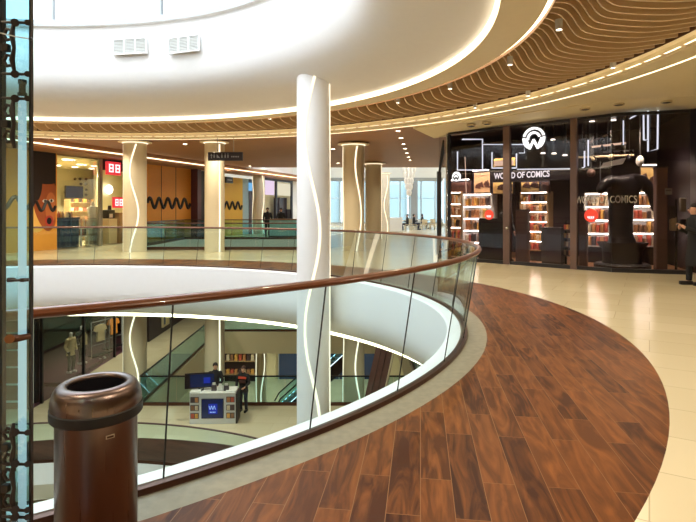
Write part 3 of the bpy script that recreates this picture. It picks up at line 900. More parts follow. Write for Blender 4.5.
def facbox(name, px, v, z, dims, m, parent=None, bev=0.0):
    p = fac(px, v)
    return MB().box((p.x, p.y, z), dims, rz=FANG, bev=bev).build(name, m, parent, world=parent is not None)
def fthing(name, label, cat, px, v, z, group=None):
    p = fac(px, v); return empty(name, label, cat, (p.x, p.y, z), FANG, group)
tv = fthing('wall_screen', 'dark blue wall screen at the back of the cream cosmetics shop', 'screen', 74, 5.2, wz(192, fac(74, 5.2).y))
MB().box((0, 0, 0), (1.15, .08, .66), bev=.01).build('bezel', M['black'], tv)
MB().box((0, -.045, 0), (1.08, .01, .60)).build('display', M['screendk'], tv)
b = MB().cyl((0, .05, 0), (0, .75, 0), .03, n=8); b.build('wall_arm', M['blackmetal'], tv)
# dotted wall grid
for i, (px, py) in enumerate(((75, 179), (80, 179), (86, 179), (86, 184), (86, 190), (86, 195), (81, 184))):
    p = fac(px, 5.85); o = MB().ball((0, 0, 0), .08, 1, 1, 1, 8).build('wall_peg', M['darkbrown'], loc=(p.x, p.y, wz(py, p.y)))
    tag(o, 'small dark round peg on the cream rear wall above the shelves', 'wall peg', 'pegs on the cosmetics shop wall')
# shelves
sh = fthing('display_shelf', 'tan slatted shelf unit stacked with boxes under the wall screen', 'shelf', 81, 4.2, 0)
for sx in (-.85, .85): MB().box((sx, 0, 1.1), (.05, .4, 2.2)).build('side_panel', M['shelf'], sh)
MB().box((0, .19, 1.1), (1.7, .02, 2.2)).build('back_panel', M['cream'], sh)
for k in range(5): MB().box((0, 0, (.18 + k * .46)), (1.7, .4, .04)).build('shelf_board', M['shelf'], sh)
for k in range(5):
    for j in range(6):
        x = -.68 + .27 * j
        p = Vector(sh.location) + Vector((math.cos(FANG) * x - math.sin(FANG) * -.05, math.sin(FANG) * x + math.cos(FANG) * -.05, (.18 + k * .46) + .105))
        o = MB().box((0, 0, 0), (.2, .22, .17), bev=.01).build('goods_box', PROD[(k * 7 + j * 3) % 6], loc=p); o.rotation_euler.z = FANG
        tag(o, 'small packaged box on the tan slatted shelf of the cosmetics shop', 'box', 'boxes on the cosmetics shop shelf')
# blue counters by the glass
for px, w_, lab in ((60.8, .40, 'dark blue shop counter beside the face poster'), (70, .40, 'dark blue shop counter under the wall screen')):
    ct = fthing('shop_counter', lab, 'counter', px, .7, 0)
    MB().box((0, 0, .62), (w_, .6, 1.24), bev=.01).build('cabinet', M['bluep'], ct)
    MB().box((0, 0, 1.27), (w_ + .06, .66, .06)).build('worktop', M['navy'], ct)
    for k in range(2): MB().box(((k - .5) * w_ / 2, -.31, .6), (w_ / 2 - .04, .02, 1.1)).build('front_panel', M['navy'], ct)
for i, px in enumerate((58.5, 60.5, 62.5, 66.8, 69, 71.2)):
    p = fac(px, .65)
    b = MB().lathe([(0, 0), (.07, 0), (.075, .14), (.03, .2), (.03, .26), (0, .26)], 12)
    o = b.build('bottle', PROD[i % 6], loc=(p.x, p.y, 1.30), smooth=True)
    tag(o, 'small bottle standing on a dark blue shop counter', 'bottle', 'bottles on the blue counters')
# white low display with goods
dt = fthing('display_table', 'low white display table with goods behind the shop glass, right of the blue counters', 'display table', 80.5, .8, 0)
MB().box((0, 0, .82), (.52, .7, .06), bev=.01).build('table_top', M['shelfwhite'], dt)
MB().box((0, 0, .45), (.52, .65, .05)).build('lower_shelf', M['shelfwhite'], dt)
for sx in (-.22, .22):
    for sy in (-.28, .28): MB().box((sx, sy, .4), (.05, .05, .8)).build('leg', M['shelfwhite'], dt)
for k, (zz, n_) in enumerate(((.85, 6), (.475, 6))):
    for j in range(n_):
        x = -.20 + .40 * j / (n_ - 1); hgt = .25 + .12 * ((j * 5 + k) % 3)
        if k == 1: hgt = min(hgt, .28)
        p = Vector(dt.location) + Vector((math.cos(FANG) * x, math.sin(FANG) * x, zz + hgt / 2))
        o = MB().box((0, 0, 0), (.068, .2, hgt), bev=.01).build('goods_box', PROD[(k * 5 + j * 2 + 1) % 6], loc=p); o.rotation_euler.z = FANG
        tag(o, 'packaged box on the low white display table', 'box', 'boxes on the white display table')
bp = fthing('torso_bust', 'olive grey torso bust on a plinth at the right of the cream shop', 'display bust', 93, .7, 0)
MB().box((0, 0, .55), (.46, .5, 1.1), bev=.015).build('plinth', M['greycl'], bp)
MB().lathe([(0, 1.1), (.20, 1.1), (.21, 1.35), (.24, 1.62), (.20, 1.76), (.09, 1.82), (.075, 1.92), (.07, 2.0), (0, 2.02)], 20).build('bust', M['greycl'], bp, smooth=True)

# red signed shop
rs = room('cream shop with a dark header and red square signs behind the wavy lit column', 101.8, 127, 4.5, 3.9, M['cream'], M['tile'])
fpanel('header', 102, 126, 3.45, 3.95, M['nearblack'], rs, -.03, .1)
def red_sign(label, px, py, w_, h_, v):
    p = fac(px, v); s_ = fthing('red_sign', label, 'sign', px, v, wz(py, p.y))
    MB().box((0, 0, 0), (w_, .14, h_), bev=.01).build('sign_box', M['red'], s_)
    b = MB()
    for sx in (-1, 1):
        cx = sx * w_ * .24; ww = w_ * .34; hh = h_ * .62
        b.box((cx, -.075, hh * .42), (ww, .012, hh * .16)); b.box((cx, -.075, -hh * .42), (ww, .012, hh * .16))
        b.box((cx - ww * .38, -.075, 0), (ww * .2, .012, hh)); b.box((cx + ww * .38, -.075, 0), (ww * .2, .012, hh)); b.box((cx, -.075, 0), (ww, .012, hh * .18))
    b.build('glyphs', M['signwhite'], s_)
red_sign('larger red square sign with two white glyphs up on the dark header', 113.3, 168.5, .80, .60, -.35)
red_sign('smaller red square sign with white glyphs, at head height beside the wavy lit column', 117.8, 202.5, .55, .5, -.2)
lm = fthing('wall_lamp', 'round glowing wall lamp inside the red signed shop', 'lamp', 109, 4.3, wz(189.5, fac(109, 4.3).y))
MB().ball((0, 0, 0), .26, 1, .5, 1, 12).build('globe', M['lampwhite'], lm, smooth=True)
MB().lathe([(0, 0), (.12, 0), (.12, .1)], 14).build('mount', M['white'], lm)
cm = fthing('coffee_machine', 'black counter machine on the pale counter of the red signed shop', 'machine', 108.3, .9, 0)
MB().box((0, 0, .6), (.50, .6, 1.2)).build('counter_base', M['cream'], cm)
MB().box((.03, 0, 1.42), (.40, .40, .42), bev=.05).build('machine_body', M['black'], cm)
MB().cyl((.08, 0, 1.6), (.08, 0, 1.84), .10, .075, 12).build('hopper', M['nearblack'], cm)
MB().box((-.05, -.21, 1.35), (.18, .05, .18)).build('drip_panel', M['whitecl'], cm)
bx = fthing('cardboard_box', 'tan box cabinet standing right of the black counter machine', 'box', 118.6, .8, 0)
MB().box((0, 0, .75), (.34, .45, 1.5), bev=.01).build('carcass', M['tanbox'], bx)
MB().box((0, -.23, .75), (.28, .02, 1.35)).build('front_panel', M['tanbox'], bx)

wall_panel('hoarding', 'orange hoarding with a black wave stripe between the first two beige columns', 147, 190.3, ZT, M['orange'], (wz(203.5, 29.5), .26, 5), 2)
ps = empty('pillar', 'pair of dark plum pillars at the right end of the orange hoarding', 'pillar', (*fac(198), 0), kind='thing')
fpanel('pilaster', 193.2, 197, 0, ZT, M['maroon'], ps, -.2, .6); fpanel('recess', 197, 206, 0, ZT, M['nearblack'], ps, .2, .3)
wall_panel('hoarding', 'yellow hoarding with a black wave stripe right of the column under the hanging sign', 206, 242, ZT - .2, M['yellow'], (wz(205.5, 34), .22, 6), 1)
sb = fthing('small_sign', 'small black box sign on top of the yellow hoarding', 'sign', 229, -.3, wz(181, 34))
MB().box((0, 0, 0), (.75, .12, .38), bev=.01).build('sign_box', M['black'], sb); MB().box((0, -.065, 0), (.5, .01, .05)).build('lettering', M['grey'], sb)
bl = empty('shopfront', 'pale blue shop front with a glowing blue sign between yellow hoarding and slim column', 'shopfront', (*fac(247), 0))
fpanel('pale_panel', 242.2, 248, 0, ZT - .2, M['teal'], bl); fpanel('door_panel', 248.2, 258, 0, 2.9, M['maroon'], bl, 0); fpanel('transom', 248.2, 261, 2.9, ZT - .2, M['navy'], bl)
fpanel('lit_sign', 248.8, 253, 2.95, 3.5, M['bluesign'], bl, -.08, .04)
fb_ = empty('shopfront', 'far dark framed shop front with pink and cream light panels', 'shopfront', (*fac(278), 0))
fpanel('fascia', 263, 291, 3.99, 5.3, M['white'], fb_, 0, .3); fpanel('interior_wall', 262, 292, 0, 3.9, M['cream'], fb_, 1.2)
fpanel('lit_panel', 264.5, 274, 2.75, 3.85, M['pinksign'], fb_, .0, .06); fpanel('lit_panel', 277.5, 290, 2.75, 3.7, M['creamsign'], fb_, .0, .06)
for q in (263.5, 276, 291.5): fpanel('post', q - .5, q + .5, 0, 3.95, M['black'], fb_, -.05, .15)
fpanel('lintel', 263, 292, 3.8, 3.97, M['black'], fb_, -.05, .15)
fpanel('dark_goods', 276.5, 284, 0, 2.6, M['nearblack'], fb_, .5, .5); fpanel('dark_goods', 284, 290, 0, 1.7, M['nearblack'], fb_, .4, .5)
wh = empty('shopfront', 'white wall at the far end of the shop line beside the big white column', 'wall panel', (*fac(300), 0)); fpanel('board', 292.5, 330, 0, 4.6, M['white'], wh)
# pale blue glazed counter in front of the far shop
pc = empty('glass_counter', 'pale blue glazed counter with wood top in front of the far dark framed shop', 'counter', (wx(285, 32), 31.8, 0))
MB().box((0, 0, .52), (1.75, .6, 1.0), bev=.01).build('glazed_front', M['teal'], pc); MB().box((0, 0, 1.05), (1.85, .7, .07), bev=.01).build('worktop', M['shelf'], pc); MB().box((0, 0, .04), (1.8, .62, .08)).build('plinth', M['nearblack'], pc)
person('person in black standing left of the pale blue glazed counter', (wx(267, 32), 32.2, 0), R(20), 'stand', 1.75)
person('person in dark clothes standing behind the pale blue glazed counter', (wx(281, 33), 33.0, 0), R(0), 'counter', 1.72)

# ------------------------------------------------------------------ far daylit hall and cafe
wb = 55.0
b = MB(); b.quad([(X0, wb, 5.0), (X1, wb, 5.0), (X1, wb, 8), (X0, wb, 8)]); b.quad([(X0, wb, 0), (X1, wb, 0), (X1, wb, .25), (X0, wb, .25)])
b.quad([(X0, wb, 0), (-5, wb, 0), (-5, wb, 5), (X0, wb, 5)])
struct(b.build('wall_far', M['white']), 'white end wall of the far hall')
w = empty('window_2', 'wide cafe windows looking out on a glass office block', None, (4, wb, 0), kind='structure')
pxs = [389, 410, 417, 421, 435, 460]
MB().box((2, wb, 4.86), (16, .25, .36)).build('head_frame', M['grey'], w, world=True)
MB().box((2, wb, .3), (16, .2, .1)).build('sill', M['grey'], w, world=True)
MB().box((2, wb, 2.9), (16, .1, .06)).build('transom', M['greyframe'], w, world=True)
for px in (310, 340, 366, 388, 400, 409.5, 416.5, 421, 435, 449, 463):
    MB().box((wx(px, wb), wb, 2.55), (.12, .18, 4.6)).build('mullion', M['greyframe'], w, world=True)
b = MB(); b.quad([(-5, wb, .3), (12, wb, .3), (12, wb, 4.7), (-5, wb, 4.7)]); b.build('pane', M['winglass'], w, world=True)
pi = empty('pillar', 'grey pillar standing between the cafe windows', 'pillar', (wx(414, 54.4), 54.4, 0), kind='thing')
MB().box((0, 0, 2.3), (.72, .4, 4.6), bev=.02).build('shaft', M['facadegrey'], pi); MB().box((0, 0, .1), (.8, .46, .2)).build('base', M['grey'], pi)
ob_ = empty('office_building', 'pale blue glass office block outside the cafe windows', 'building', (4, 78, -11))
MB().box((0, 4, 16), (46, 8, 32)).build('glass_facade', M['facade'], ob_)
for k in range(9): MB().box((-20 + 5 * k, -.2, 16), (.5, .5, 32)).build('pier', M['grey'], ob_)
MB().box((0, 4, 32.3), (46.5, 8.5, .6)).build('roof_edge', M['grey'], ob_)
# roof trusses of the hall
for k, y in enumerate((36, 40, 44, 48, 52)):
    t = empty('roof_truss', 'white steel roof truss of the far hall, %s from the big columns' % ('first', 'second', 'third', 'fourth', 'last')[k], 'truss', (-2, y, 6.0), group='white trusses over the far hall')
    MB().box((0, 0, 0), (26, .14, .14)).build('bottom_chord', M['white'], t); MB().box((0, 0, 1.2), (26, .14, .14)).build('top_chord', M['white'], t)
    b = MB()
    for j in range(13): b.cyl((-13 + 2 * j, 0, 0), (-12 + 2 * j, 0, 1.2), .05, n=6); b.cyl((-12 + 2 * j, 0, 1.2), (-11 + 2 * j, 0, 0), .05, n=6)
    b.build('web_bracing', M['white'], t)
b = MB()
for y in (33.3, 38.3, 43.3, 48.3, 53.3): b.box2((X0, y, 7.6), (X1, y + 4.5, 7.75))
struct(b.build('ceiling', M['white']), 'white roof strips of the far hall with skylight gaps')
# chandelier
ch = empty('chandelier', 'tall pale tapering chandelier hanging before the cafe windows', 'chandelier', (wx(409, 34), 34, 3.3))
MB().cyl((0, 0, 2.0), (0, 0, 2.7), .03, n=8).build('stem', M['grey'], ch)
b = MB()
for k in range(5):
    for j in range(9 - k):
        a = 2 * PI * j / (9 - k) + k; r = .36 - .07 * k; b.ball((r * math.cos(a), r * math.sin(a), 1.0 - k * .38), .10, 1, 1, 2.2, 6)
b.build('glass_drops', M['chand'], ch, smooth=True)
MB().lathe([(.40, 1.3), (.42, 1.34), (.40, 1.38)], 20).build('ring_frame', M['grey'], ch)
# cafe tables, chairs, guests
def chair_mesh(t, m):
    MB().box((0, 0, .46), (.44, .44, .05), bev=.015).build('seat', m, t)
    MB().box((0, .2, .72), (.42, .04, .34), bev=.015).build('backrest', m, t)
    for sx in (-1, 1):
        for sy in (-1, 1): MB().cyl((.18 * sx, .18 * sy, .45), (.2 * sx, .2 * sy, 0), .018, n=6).build('leg', m, t)
names = ['beside the leftmost window', 'left of the grey pillar', 'right of the grey pillar', 'nearest the dark post', 'behind the grey pillar table']
tabs = [(398, 42), (407, 45), (423, 43), (431, 45)]
for i, (px, d) in enumerate(tabs):
    x = wx(px, d)
    t = empty('cafe_table', 'small pale cafe table ' + names[i], 'table', (x, d, 0), group='cafe tables')
    MB().box((0, 0, .74), (.75, .75, .04), bev=.01).build('table_top', M['wood_lt'], t); MB().cyl((0, 0, .03), (0, 0, .73), .03, n=8).build('stem', M['grey'], t); MB().lathe([(0, 0), (.24, 0), (.24, .03), (0, .04)], 16).build('foot', M['grey'], t)
    for k, (ox, oy, rz) in enumerate(((-.75, 0, PI / 2), (.75, 0, -PI / 2), (0, -.75, PI))):
        c_ = empty('cafe_chair', 'pale wooden cafe chair %s side of the table %s' % (('on the left', 'on the right', 'on the near')[k], names[i]), 'chair', (x + ox, d + oy, 0), rz, 'cafe chairs')
        chair_mesh(c_, M['wood_lt'])
    if i in (0, 2, 3):
        person('person in dark top sitting at the cafe table ' + names[i], (x + (.75 if i == 0 else -.75), d - .02, 0.02), (-PI / 2 if i == 0 else PI / 2), 'sit', 1.72, group='cafe guests')
cc = empty('cafe_counter', 'pale low cafe counter at the left end of the cafe', 'counter', (wx(392, 40), 40, 0))
MB().box((0, 0, .5), (1.5, .6, 1.0), bev=.02).build('cabinet', M['whitecl'], cc); MB().box((0, 0, 1.03), (1.6, .7, .06)).build('worktop', M['white'], cc)

# ------------------------------------------------------------------ comics shop
SA, SB_, SC_ = Vector((3.30, 16.9)), Vector((6.95, 13.55)), Vector((8.95, 12.95))
D1 = (SB_ - SA).normalized(); N1 = Vector((-D1.y, D1.x)); N1 = N1 if N1.y > 0 else -N1
D2 = (SC_ - SB_).normalized(); N2 = Vector((-D2.y, D2.x)); N2 = N2 if N2.y > 0 else -N2
ANG1, ANG2 = math.atan2(D1.y, D1.x), math.atan2(D2.y, D2.x)
def onl(px, v, o, dd, nn):
    k = (px - 348) / F; o = o + nn * v
    return o + dd * ((k * o.y - o.x) / (dd.x - k * dd.y))
def s1(px, v=0.0): return onl(px, v, SA, D1, N1)
def s2(px, v=0.0): return onl(px, v, SB_, D2, N2)
def spx(px, v=0.0): return s1(px, v) if px < 613 else s2(px, v)
def sang(px): return ANG1 if px < 613 else ANG2
def p3(px, py, v=0.0):
    p = spx(px, v); return Vector((p.x, p.y, wz(py, p.y)))
ZS = 4.12
sf = empty('shopfront', 'tall dark glazed front of the comics shop with bronze posts', 'shopfront', (*s1(573), 0))
def span(name, fn, ang, px0, px1, z0, z1, m, parent, v=0.0, th=.05):
    a, c = fn(px0, v), fn(px1, v); mm = (a + c) / 2
    return MB().box((mm.x, mm.y, (z0 + z1) / 2), ((c - a).length, th, z1 - z0), rz=ang).build(name, m, parent, world=True)
for a_, c_ in ((450, 505), (510, 571), (577, 611)): span('glass_pane', s1, ANG1, a_, c_, .10, ZS, M['shopglass'], sf, 0, .015)
for a_, c_ in ((612, 650), (650, 690)): span('glass_pane', s2, ANG2, a_, c_, .10, ZS, M['shopglass'], sf, 0, .015)
for a_, c_ in ((504, 510.5), (571, 577.5)): span('post', s1, ANG1, a_, c_, 0, ZS, M['mullion'], sf, -.02, .14)
span('corner_post', s1, ANG1, 448.5, 450.5, 0, ZS, M['blackmetal'], sf, 0, .08)
span('sill', s1, ANG1, 449, 612, 0, .10, M['black'], sf, 0, .12); span('sill', s2, ANG2, 611, 690, 0, .10, M['black'], sf, 0, .12)
span('head', s1, ANG1, 449, 612, ZS - .07, ZS, M['black'], sf, 0, .12); span('head', s2, ANG2, 611, 690, ZS - .07, ZS, M['black'], sf, 0, .12)
# lower dark panels on the glass
span('door_leaf', s1, ANG1, 479, 504, .1, 1.36, M['nearblack'], sf, .06, .05)
b = MB(); p = s1(507, -.12); b.ball((p.x, p.y, wz(228, p.y)), .055, 1, 1, 1, 10); b.build('lock_knob', M['steelplain'], sf, world=True)
# beige soffit and bulkhead over the front
a0, c0 = SA + D1 * -1.2, SC_ + D2 * 1.0
b = MB(); th = .35
pl = [SA - N1 * .9 - D1 * .8, SB_ - (N1 + N2).normalized() * .9, SC_ - N2 * .9 + D2 * 4]; pr_ = [SA + N1 * .3 - D1 * .8, SB_ + (N1 + N2).normalized() * .3, SC_ + N2 * .3 + D2 * 4]
zf = (4.23, 4.285, 4.285); zr = (4.04, 4.19, 4.19)
for i in range(2):
    b.quad([(*pl[i], zf[i]), (*pl[i + 1], zf[i + 1]), (*pr_[i + 1], zr[i + 1]), (*pr_[i], zr[i])])
    b.quad([(*pl[i], zf[i]), (*pl[i + 1], zf[i + 1]), (*pl[i + 1], 4.33), (*pl[i], 4.33)])
    b.quad([(*pr_[i], zr[i]), (*pr_[i + 1], zr[i + 1]), (*pr_[i + 1], 5.0), (*pr_[i], 5.0)])
struct(b.build('trim_14', M['beige']), 'beige bulkhead over the comics shop front')
# beige cladding joining the ring to the bulkhead (lighter soffit on this side)
b = MB()
rr = [p for p in ring(4.50) if p.x > 1.5 and 2 < p.y < 17.0]
rr.sort(key=lambda p: p.y)
for p_, q_ in zip(rr, rr[1:]): b.quad([(*p_, 4.29), (*q_, 4.29), (X1, q_.y, 4.29), (X1, p_.y, 4.29)])
struct(b.build('ceiling', M['beige']), 'beige ceiling between the fins and the comics shop')
for px, py in ((471, 128), (487, 125), (585, 108), (619, 101.5), (666.5, 97)):
    p = spx(px, -.55); zz = {471: 4.17, 487: 4.18, 585: 4.245, 619: 4.26, 666.5: 4.26}[px]
    t = empty('ceiling_fitting', {471: 'leftmost dark spot fitting over the comics shop front', 487: 'second dark spot fitting over the comics shop front, above the neon frame', 585: 'dark spot fitting over the second bronze post of the comics shop', 619: 'dark spot fitting over the bend of the comics shop front', 666.5: 'last dark spot fitting over the right end of the comics shop'}[px], 'ceiling fitting', (p.x, p.y, zz))
    MB().lathe([(.10, -.03), (.125, -.034), (.135, .03)], 18).build('rim', M['wood_lt'], t); MB().lathe([(0, -.045), (.06, -.045), (.105, -.030)], 18).build('eye', M['black'], t)
# shop shell
t = struct(MB().fill([[SA + N1 * .1, SB_ + N1 * .1, SC_ + N2 * .1, SC_ + N2 * 6, SB_ + N1 * 6.5, s1(447, 6.4)]], 4.25).build('ceiling', M['black']), 'black ceiling of the comics shop')
struct(MB().fill([[SA + N1 * .1, SB_ + N1 * .1, SC_ + N2 * .1, SC_ + N2 * 6, SB_ + N1 * 6.5, s1(447, 6.4)]], .012).build('floor', M['warmfloor']), 'reddish floor inside the comics shop')
def vwall(name, a, c, m):
    b = MB(); b.quad([(*a, 0), (*c, 0), (*c, 4.25), (*a, 4.25)]); return struct(b.build(name, m))
vwall('wall_shop_back', s1(447.5, 4.2), SB_ + N1 * 4.2 + D1 * 3.5, M['shopdark'])
vwall('wall_shop_right', SC_ - D2 * .2 + N2 * .15, SC_ - D2 * .2 + N2 * 6, M['shopdark'])
vwall('wall_shop_left', s1(449.6, .2), s1(447, 6.3), M['nearblack'])
# left glazed flank, dark post and the beige pillar at the right
lf = empty('shopfront', 'narrow glazed flank with a dark post at the left corner of the comics shop', 'shopfront', (3.0, 17.3, 0))
p = Vector((wx(439, 17.4), 17.4)); MB().box((p.x, p.y, 1.45), (.13, .13, 2.9)).build('dark_post', M['black'], lf, world=True)
q = SA; MB().box(((p.x + q.x) / 2, (p.y + q.y) / 2, 2.06), ((q - p).length, .02, 4.1), rz=math.atan2(*(q - p).yx)).build('glass_pane', M['clearlow'], lf, world=True)
MB().tube([at(443.5, 140, 17.1), at(442.5, 152, 17.15), at(439.5, 172, 17.3)], [.025, .06, .04], 10).build('dark_bracket', M['black'], lf, world=True, smooth=True)
MB().tube([at(447, 122, 17.0), at(446.5, 240, 17.0)], .03, 6).build('bright_edge', M['steelplain'], lf, world=True)
pr = empty('pillar', 'beige pillar at the right edge beside the comics shop', 'pillar', (9.3, 12.85, 0), kind='thing')
MB().box((.10, .15, 2.15), (.95, .75, 4.3), bev=.015).build('shaft', M['column'], pr); MB().box((.10, .15, .06), (.99, .79, .12)).build('base', M['beige'], pr)

# shelf units with lit shelves
cnt = [0]
def shelf_unit(label, px0, px1, v, ytop, ybot, rows, white, cols_, top_art=False, place='', lit=True):
    a, c = spx(px0, v), spx(px1, v); mid = (a + c) / 2; W_ = (c - a).length; ang = math.atan2(*(c - a).yx)
    zt = wz(ytop, mid.y); zb = max(0.05, wz(ybot, mid.y)); H_ = zt - zb
    t = empty('display_shelf', label, 'shelf', (mid.x, mid.y, 0), ang)
    bm_ = M['shelfwhite'] if white else M['shelf']
    MB().box((0, .2, (zt + zb) / 2), (W_, .03, H_)).build('back_panel', M['shelfwhite'] if white else M['shelfback'], t)
    for sx in (-1, 1): MB().box((sx * (W_ / 2), 0, zt / 2), (.04, .42, zt)).build('side_panel', bm_, t)
    for k in range(rows + 1): MB().box((0, 0, zb + H_ * k / rows), (W_, .40, .035)).build('shelf_board', bm_, t)
    if lit:
        for k in range(rows): MB().box((0, -.16, zb + H_ * (k + 1) / rows - .028), (W_ - .06, .03, .016)).build('light_strip', M['shelflight'], t)
    MB().box((0, 0, zb / 2), (W_, .36, zb)).build('plinth', M['nearblack'], t)
    bw = (W_ - .09) / cols_
    for k in range(rows):
        for j in range(cols_):
            if rnd.random() < .06: continue
            hh = H_ / rows * (.45 + .35 * rnd.random()); ww = bw * (.6 + .28 * rnd.random())
            x = -(W_ - .09) / 2 + bw * (j + .5)
            o = MB().box((0, 0, 0), (ww, .2, hh), bev=.006).build('boxed_figure', PROD[rnd.randrange(6)],
                loc=(mid.x + math.cos(ang) * x + math.sin(ang) * .02, mid.y + math.sin(ang) * x - math.cos(ang) * .02, zb + H_ * k / rows + .0185 + hh / 2))
            o.rotation_euler.z = ang
            tag(o, 'small boxed collectible on the ' + place, 'box', 'boxed collectibles on the ' + place)
    return t
shelf_unit('narrow lit shelf unit under the small white disc logo', 452.5, 464, 1.5, 192, 250, 5, False, 5, place='narrow left shelf of the comics shop')
shelf_unit('wide lit shelf unit just left of the first bronze post', 466, 494, 1.5, 194, 254, 5, True, 9, place='wide shelf left of the first bronze post')
shelf_unit('lit shelf unit under the white shop name', 523, 550, 1.6, 192, 250, 6, False, 9, place='shelf under the white shop name')
shelf_unit('white lit shelf unit left of the dark sculpture', 587, 611, 2.3, 193, 246, 4, True, 5, place='white shelf left of the dark sculpture')
shelf_unit('white lit shelf unit seen under the arm of the dark sculpture', 631, 657, 2.3, 192, 246, 4, True, 5, place='white shelf right of the dark sculpture')
def shop_panel(name, label, cat, px0, py0, px1, py1, v, m, th=.05, frame=None):
    a, c = spx(px0, v), spx(px1, v); mid = (a + c) / 2; ang = math.atan2(*(c - a).yx)
    z1, z0 = wz(py0, mid.y), wz(py1, mid.y)
    t = empty(name, label, cat, (mid.x, mid.y, z0), ang)
    MB().box((0, 0, (z1 - z0) / 2), ((c - a).length, th, z1 - z0)).build('board', m, t)
    return t, (c - a).length, z1 - z0
def picture(label, px0, py0, px1, py1, v, m, marks):
    t, W_, H_ = shop_panel('wall_picture', label, 'picture', px0, py0, px1, py1, v, m)
    b = MB(); r_ = random.Random(int(px0))
    for k in range(marks):
        x = (r_.random() - .5) * W_ * .6; z = H_ * (.3 + .4 * r_.random())
        b.prism([(x - .1, -.03, z - .05), (x + .12, -.03, z - .09), (x + .06, -.03, z + .12), (x - .06, -.03, z + .06)], (0, -.006, 0))
    b.build('dark_shapes', M['artdk'], t)
    f_ = MB()
    for sx in (-1, 1): f_.box((sx * W_ / 2, -.01, H_ / 2), (.03, .07, H_))
    for zz in (0, H_): f_.box((0, -.01, zz), (W_, .07, .03))
    f_.build('picture_frame', M['nearblack'], t)
    MB().box((0, -.14, H_ + .05), (W_ * .9, .03, .02)).build('added_glow_strip', M['shelflight'], t)  # glowing strip on an arm, added to brighten the art panel
    MB().box((0, -.06, H_ + .06), (.03, .16, .02)).build('added_strip_arm', M['blackmetal'], t)
picture('dim brown art panel at the left end above the shelves', 450.5, 181.5, 472, 193, 1.4, M['artdk'], 3)
picture('brown and amber art panel above the wide shelf', 474, 172, 491, 193, 1.45, M['shelfback'], 4)
picture('amber picture of dark leaping figures beside the first bronze post', 493, 181.5, 514, 194, 1.4, M['art'], 5)
picture('amber picture with a dark shape under the shop name', 521, 181.5, 540, 193, 1.5, M['art'], 5)
picture('narrow dark amber picture at the right end under the shop name', 541, 181.5, 550, 193, 1.5, M['artdk'], 2)
picture('amber picture above the white shelf at the right, behind the sculpture arm', 640, 167, 656, 192, 2.3, M['art'], 4)
# shop name band with letters
t, W_, H_ = shop_panel('shop_sign', 'black sign band with white shop name inside the comics shop', 'sign', 491.5, 169.5, 575, 181, 1.15, M['black'], .12)
def put_text(name, txt, px0, px1, py0, py1, v, m, parent, bold=.0, depth=.006):
    a, c = spx(px0, v), spx(px1, v); me = text_mesh(txt, 1.0, bold, 0.0)
    xs = [q.co.x for q in me.vertices]; ys = [q.co.y for q in me.vertices]
    W_ = (c - a).length; mid = (a + c) / 2
    zt, zb = wz(py0, mid.y), wz(py1, mid.y)
    sx = W_ / (max(xs) - min(xs)); sy = (zt - zb) / (max(ys) - min(ys))
    dd = (c - a).normalized(); nn = Vector((-dd.y, dd.x)); nn = nn if nn.y > 0 else -nn
    for q in me.vertices:
        u = (q.co.x - min(xs)) * sx; z = zb + (q.co.y - min(ys)) * sy
        q.co = (a.x + dd.x * u, a.y + dd.y * u, z)
    # a little thickness
    bm = bmesh.new(); bm.from_mesh(me)
    ext = bmesh.ops.extrude_face_region(bm, geom=bm.faces[:])
    for e_ in ext['geom']:
        if isinstance(e_, bmesh.types.BMVert): e_.co += Vector((nn.x * depth, nn.y * depth, 0))
    if parent is not None:
        inv = (Matrix.Translation(parent.location) @ parent.rotation_euler.to_matrix().to_4x4()).inverted()
        bmesh.ops.transform(bm, matrix=inv, verts=bm.verts)
    bmesh.ops.recalc_face_normals(bm, faces=bm.faces)
    bm.to_mesh(me); bm.free(); me.materials.append(m)
    return mesh_obj(name, me, parent)
put_text('lettering', 'WORLD OF COMICS', 494, 549.5, 171.8, 178, 1.07, M['letter'], t, .022)
dc = empty('shop_lettering', 'large grey shop name lettering on the glass across the dark sculpture', 'lettering', p3(607, 199.5, -.04))
put_text('letters', 'WORLD OF ', 576, 607, 196, 203.5, -.04, M['lettergrey'], dc, .015)
put_text('letters', 'COMICS', 610, 637, 195.5, 203, -.04, M['lettergrey'], dc, .015)
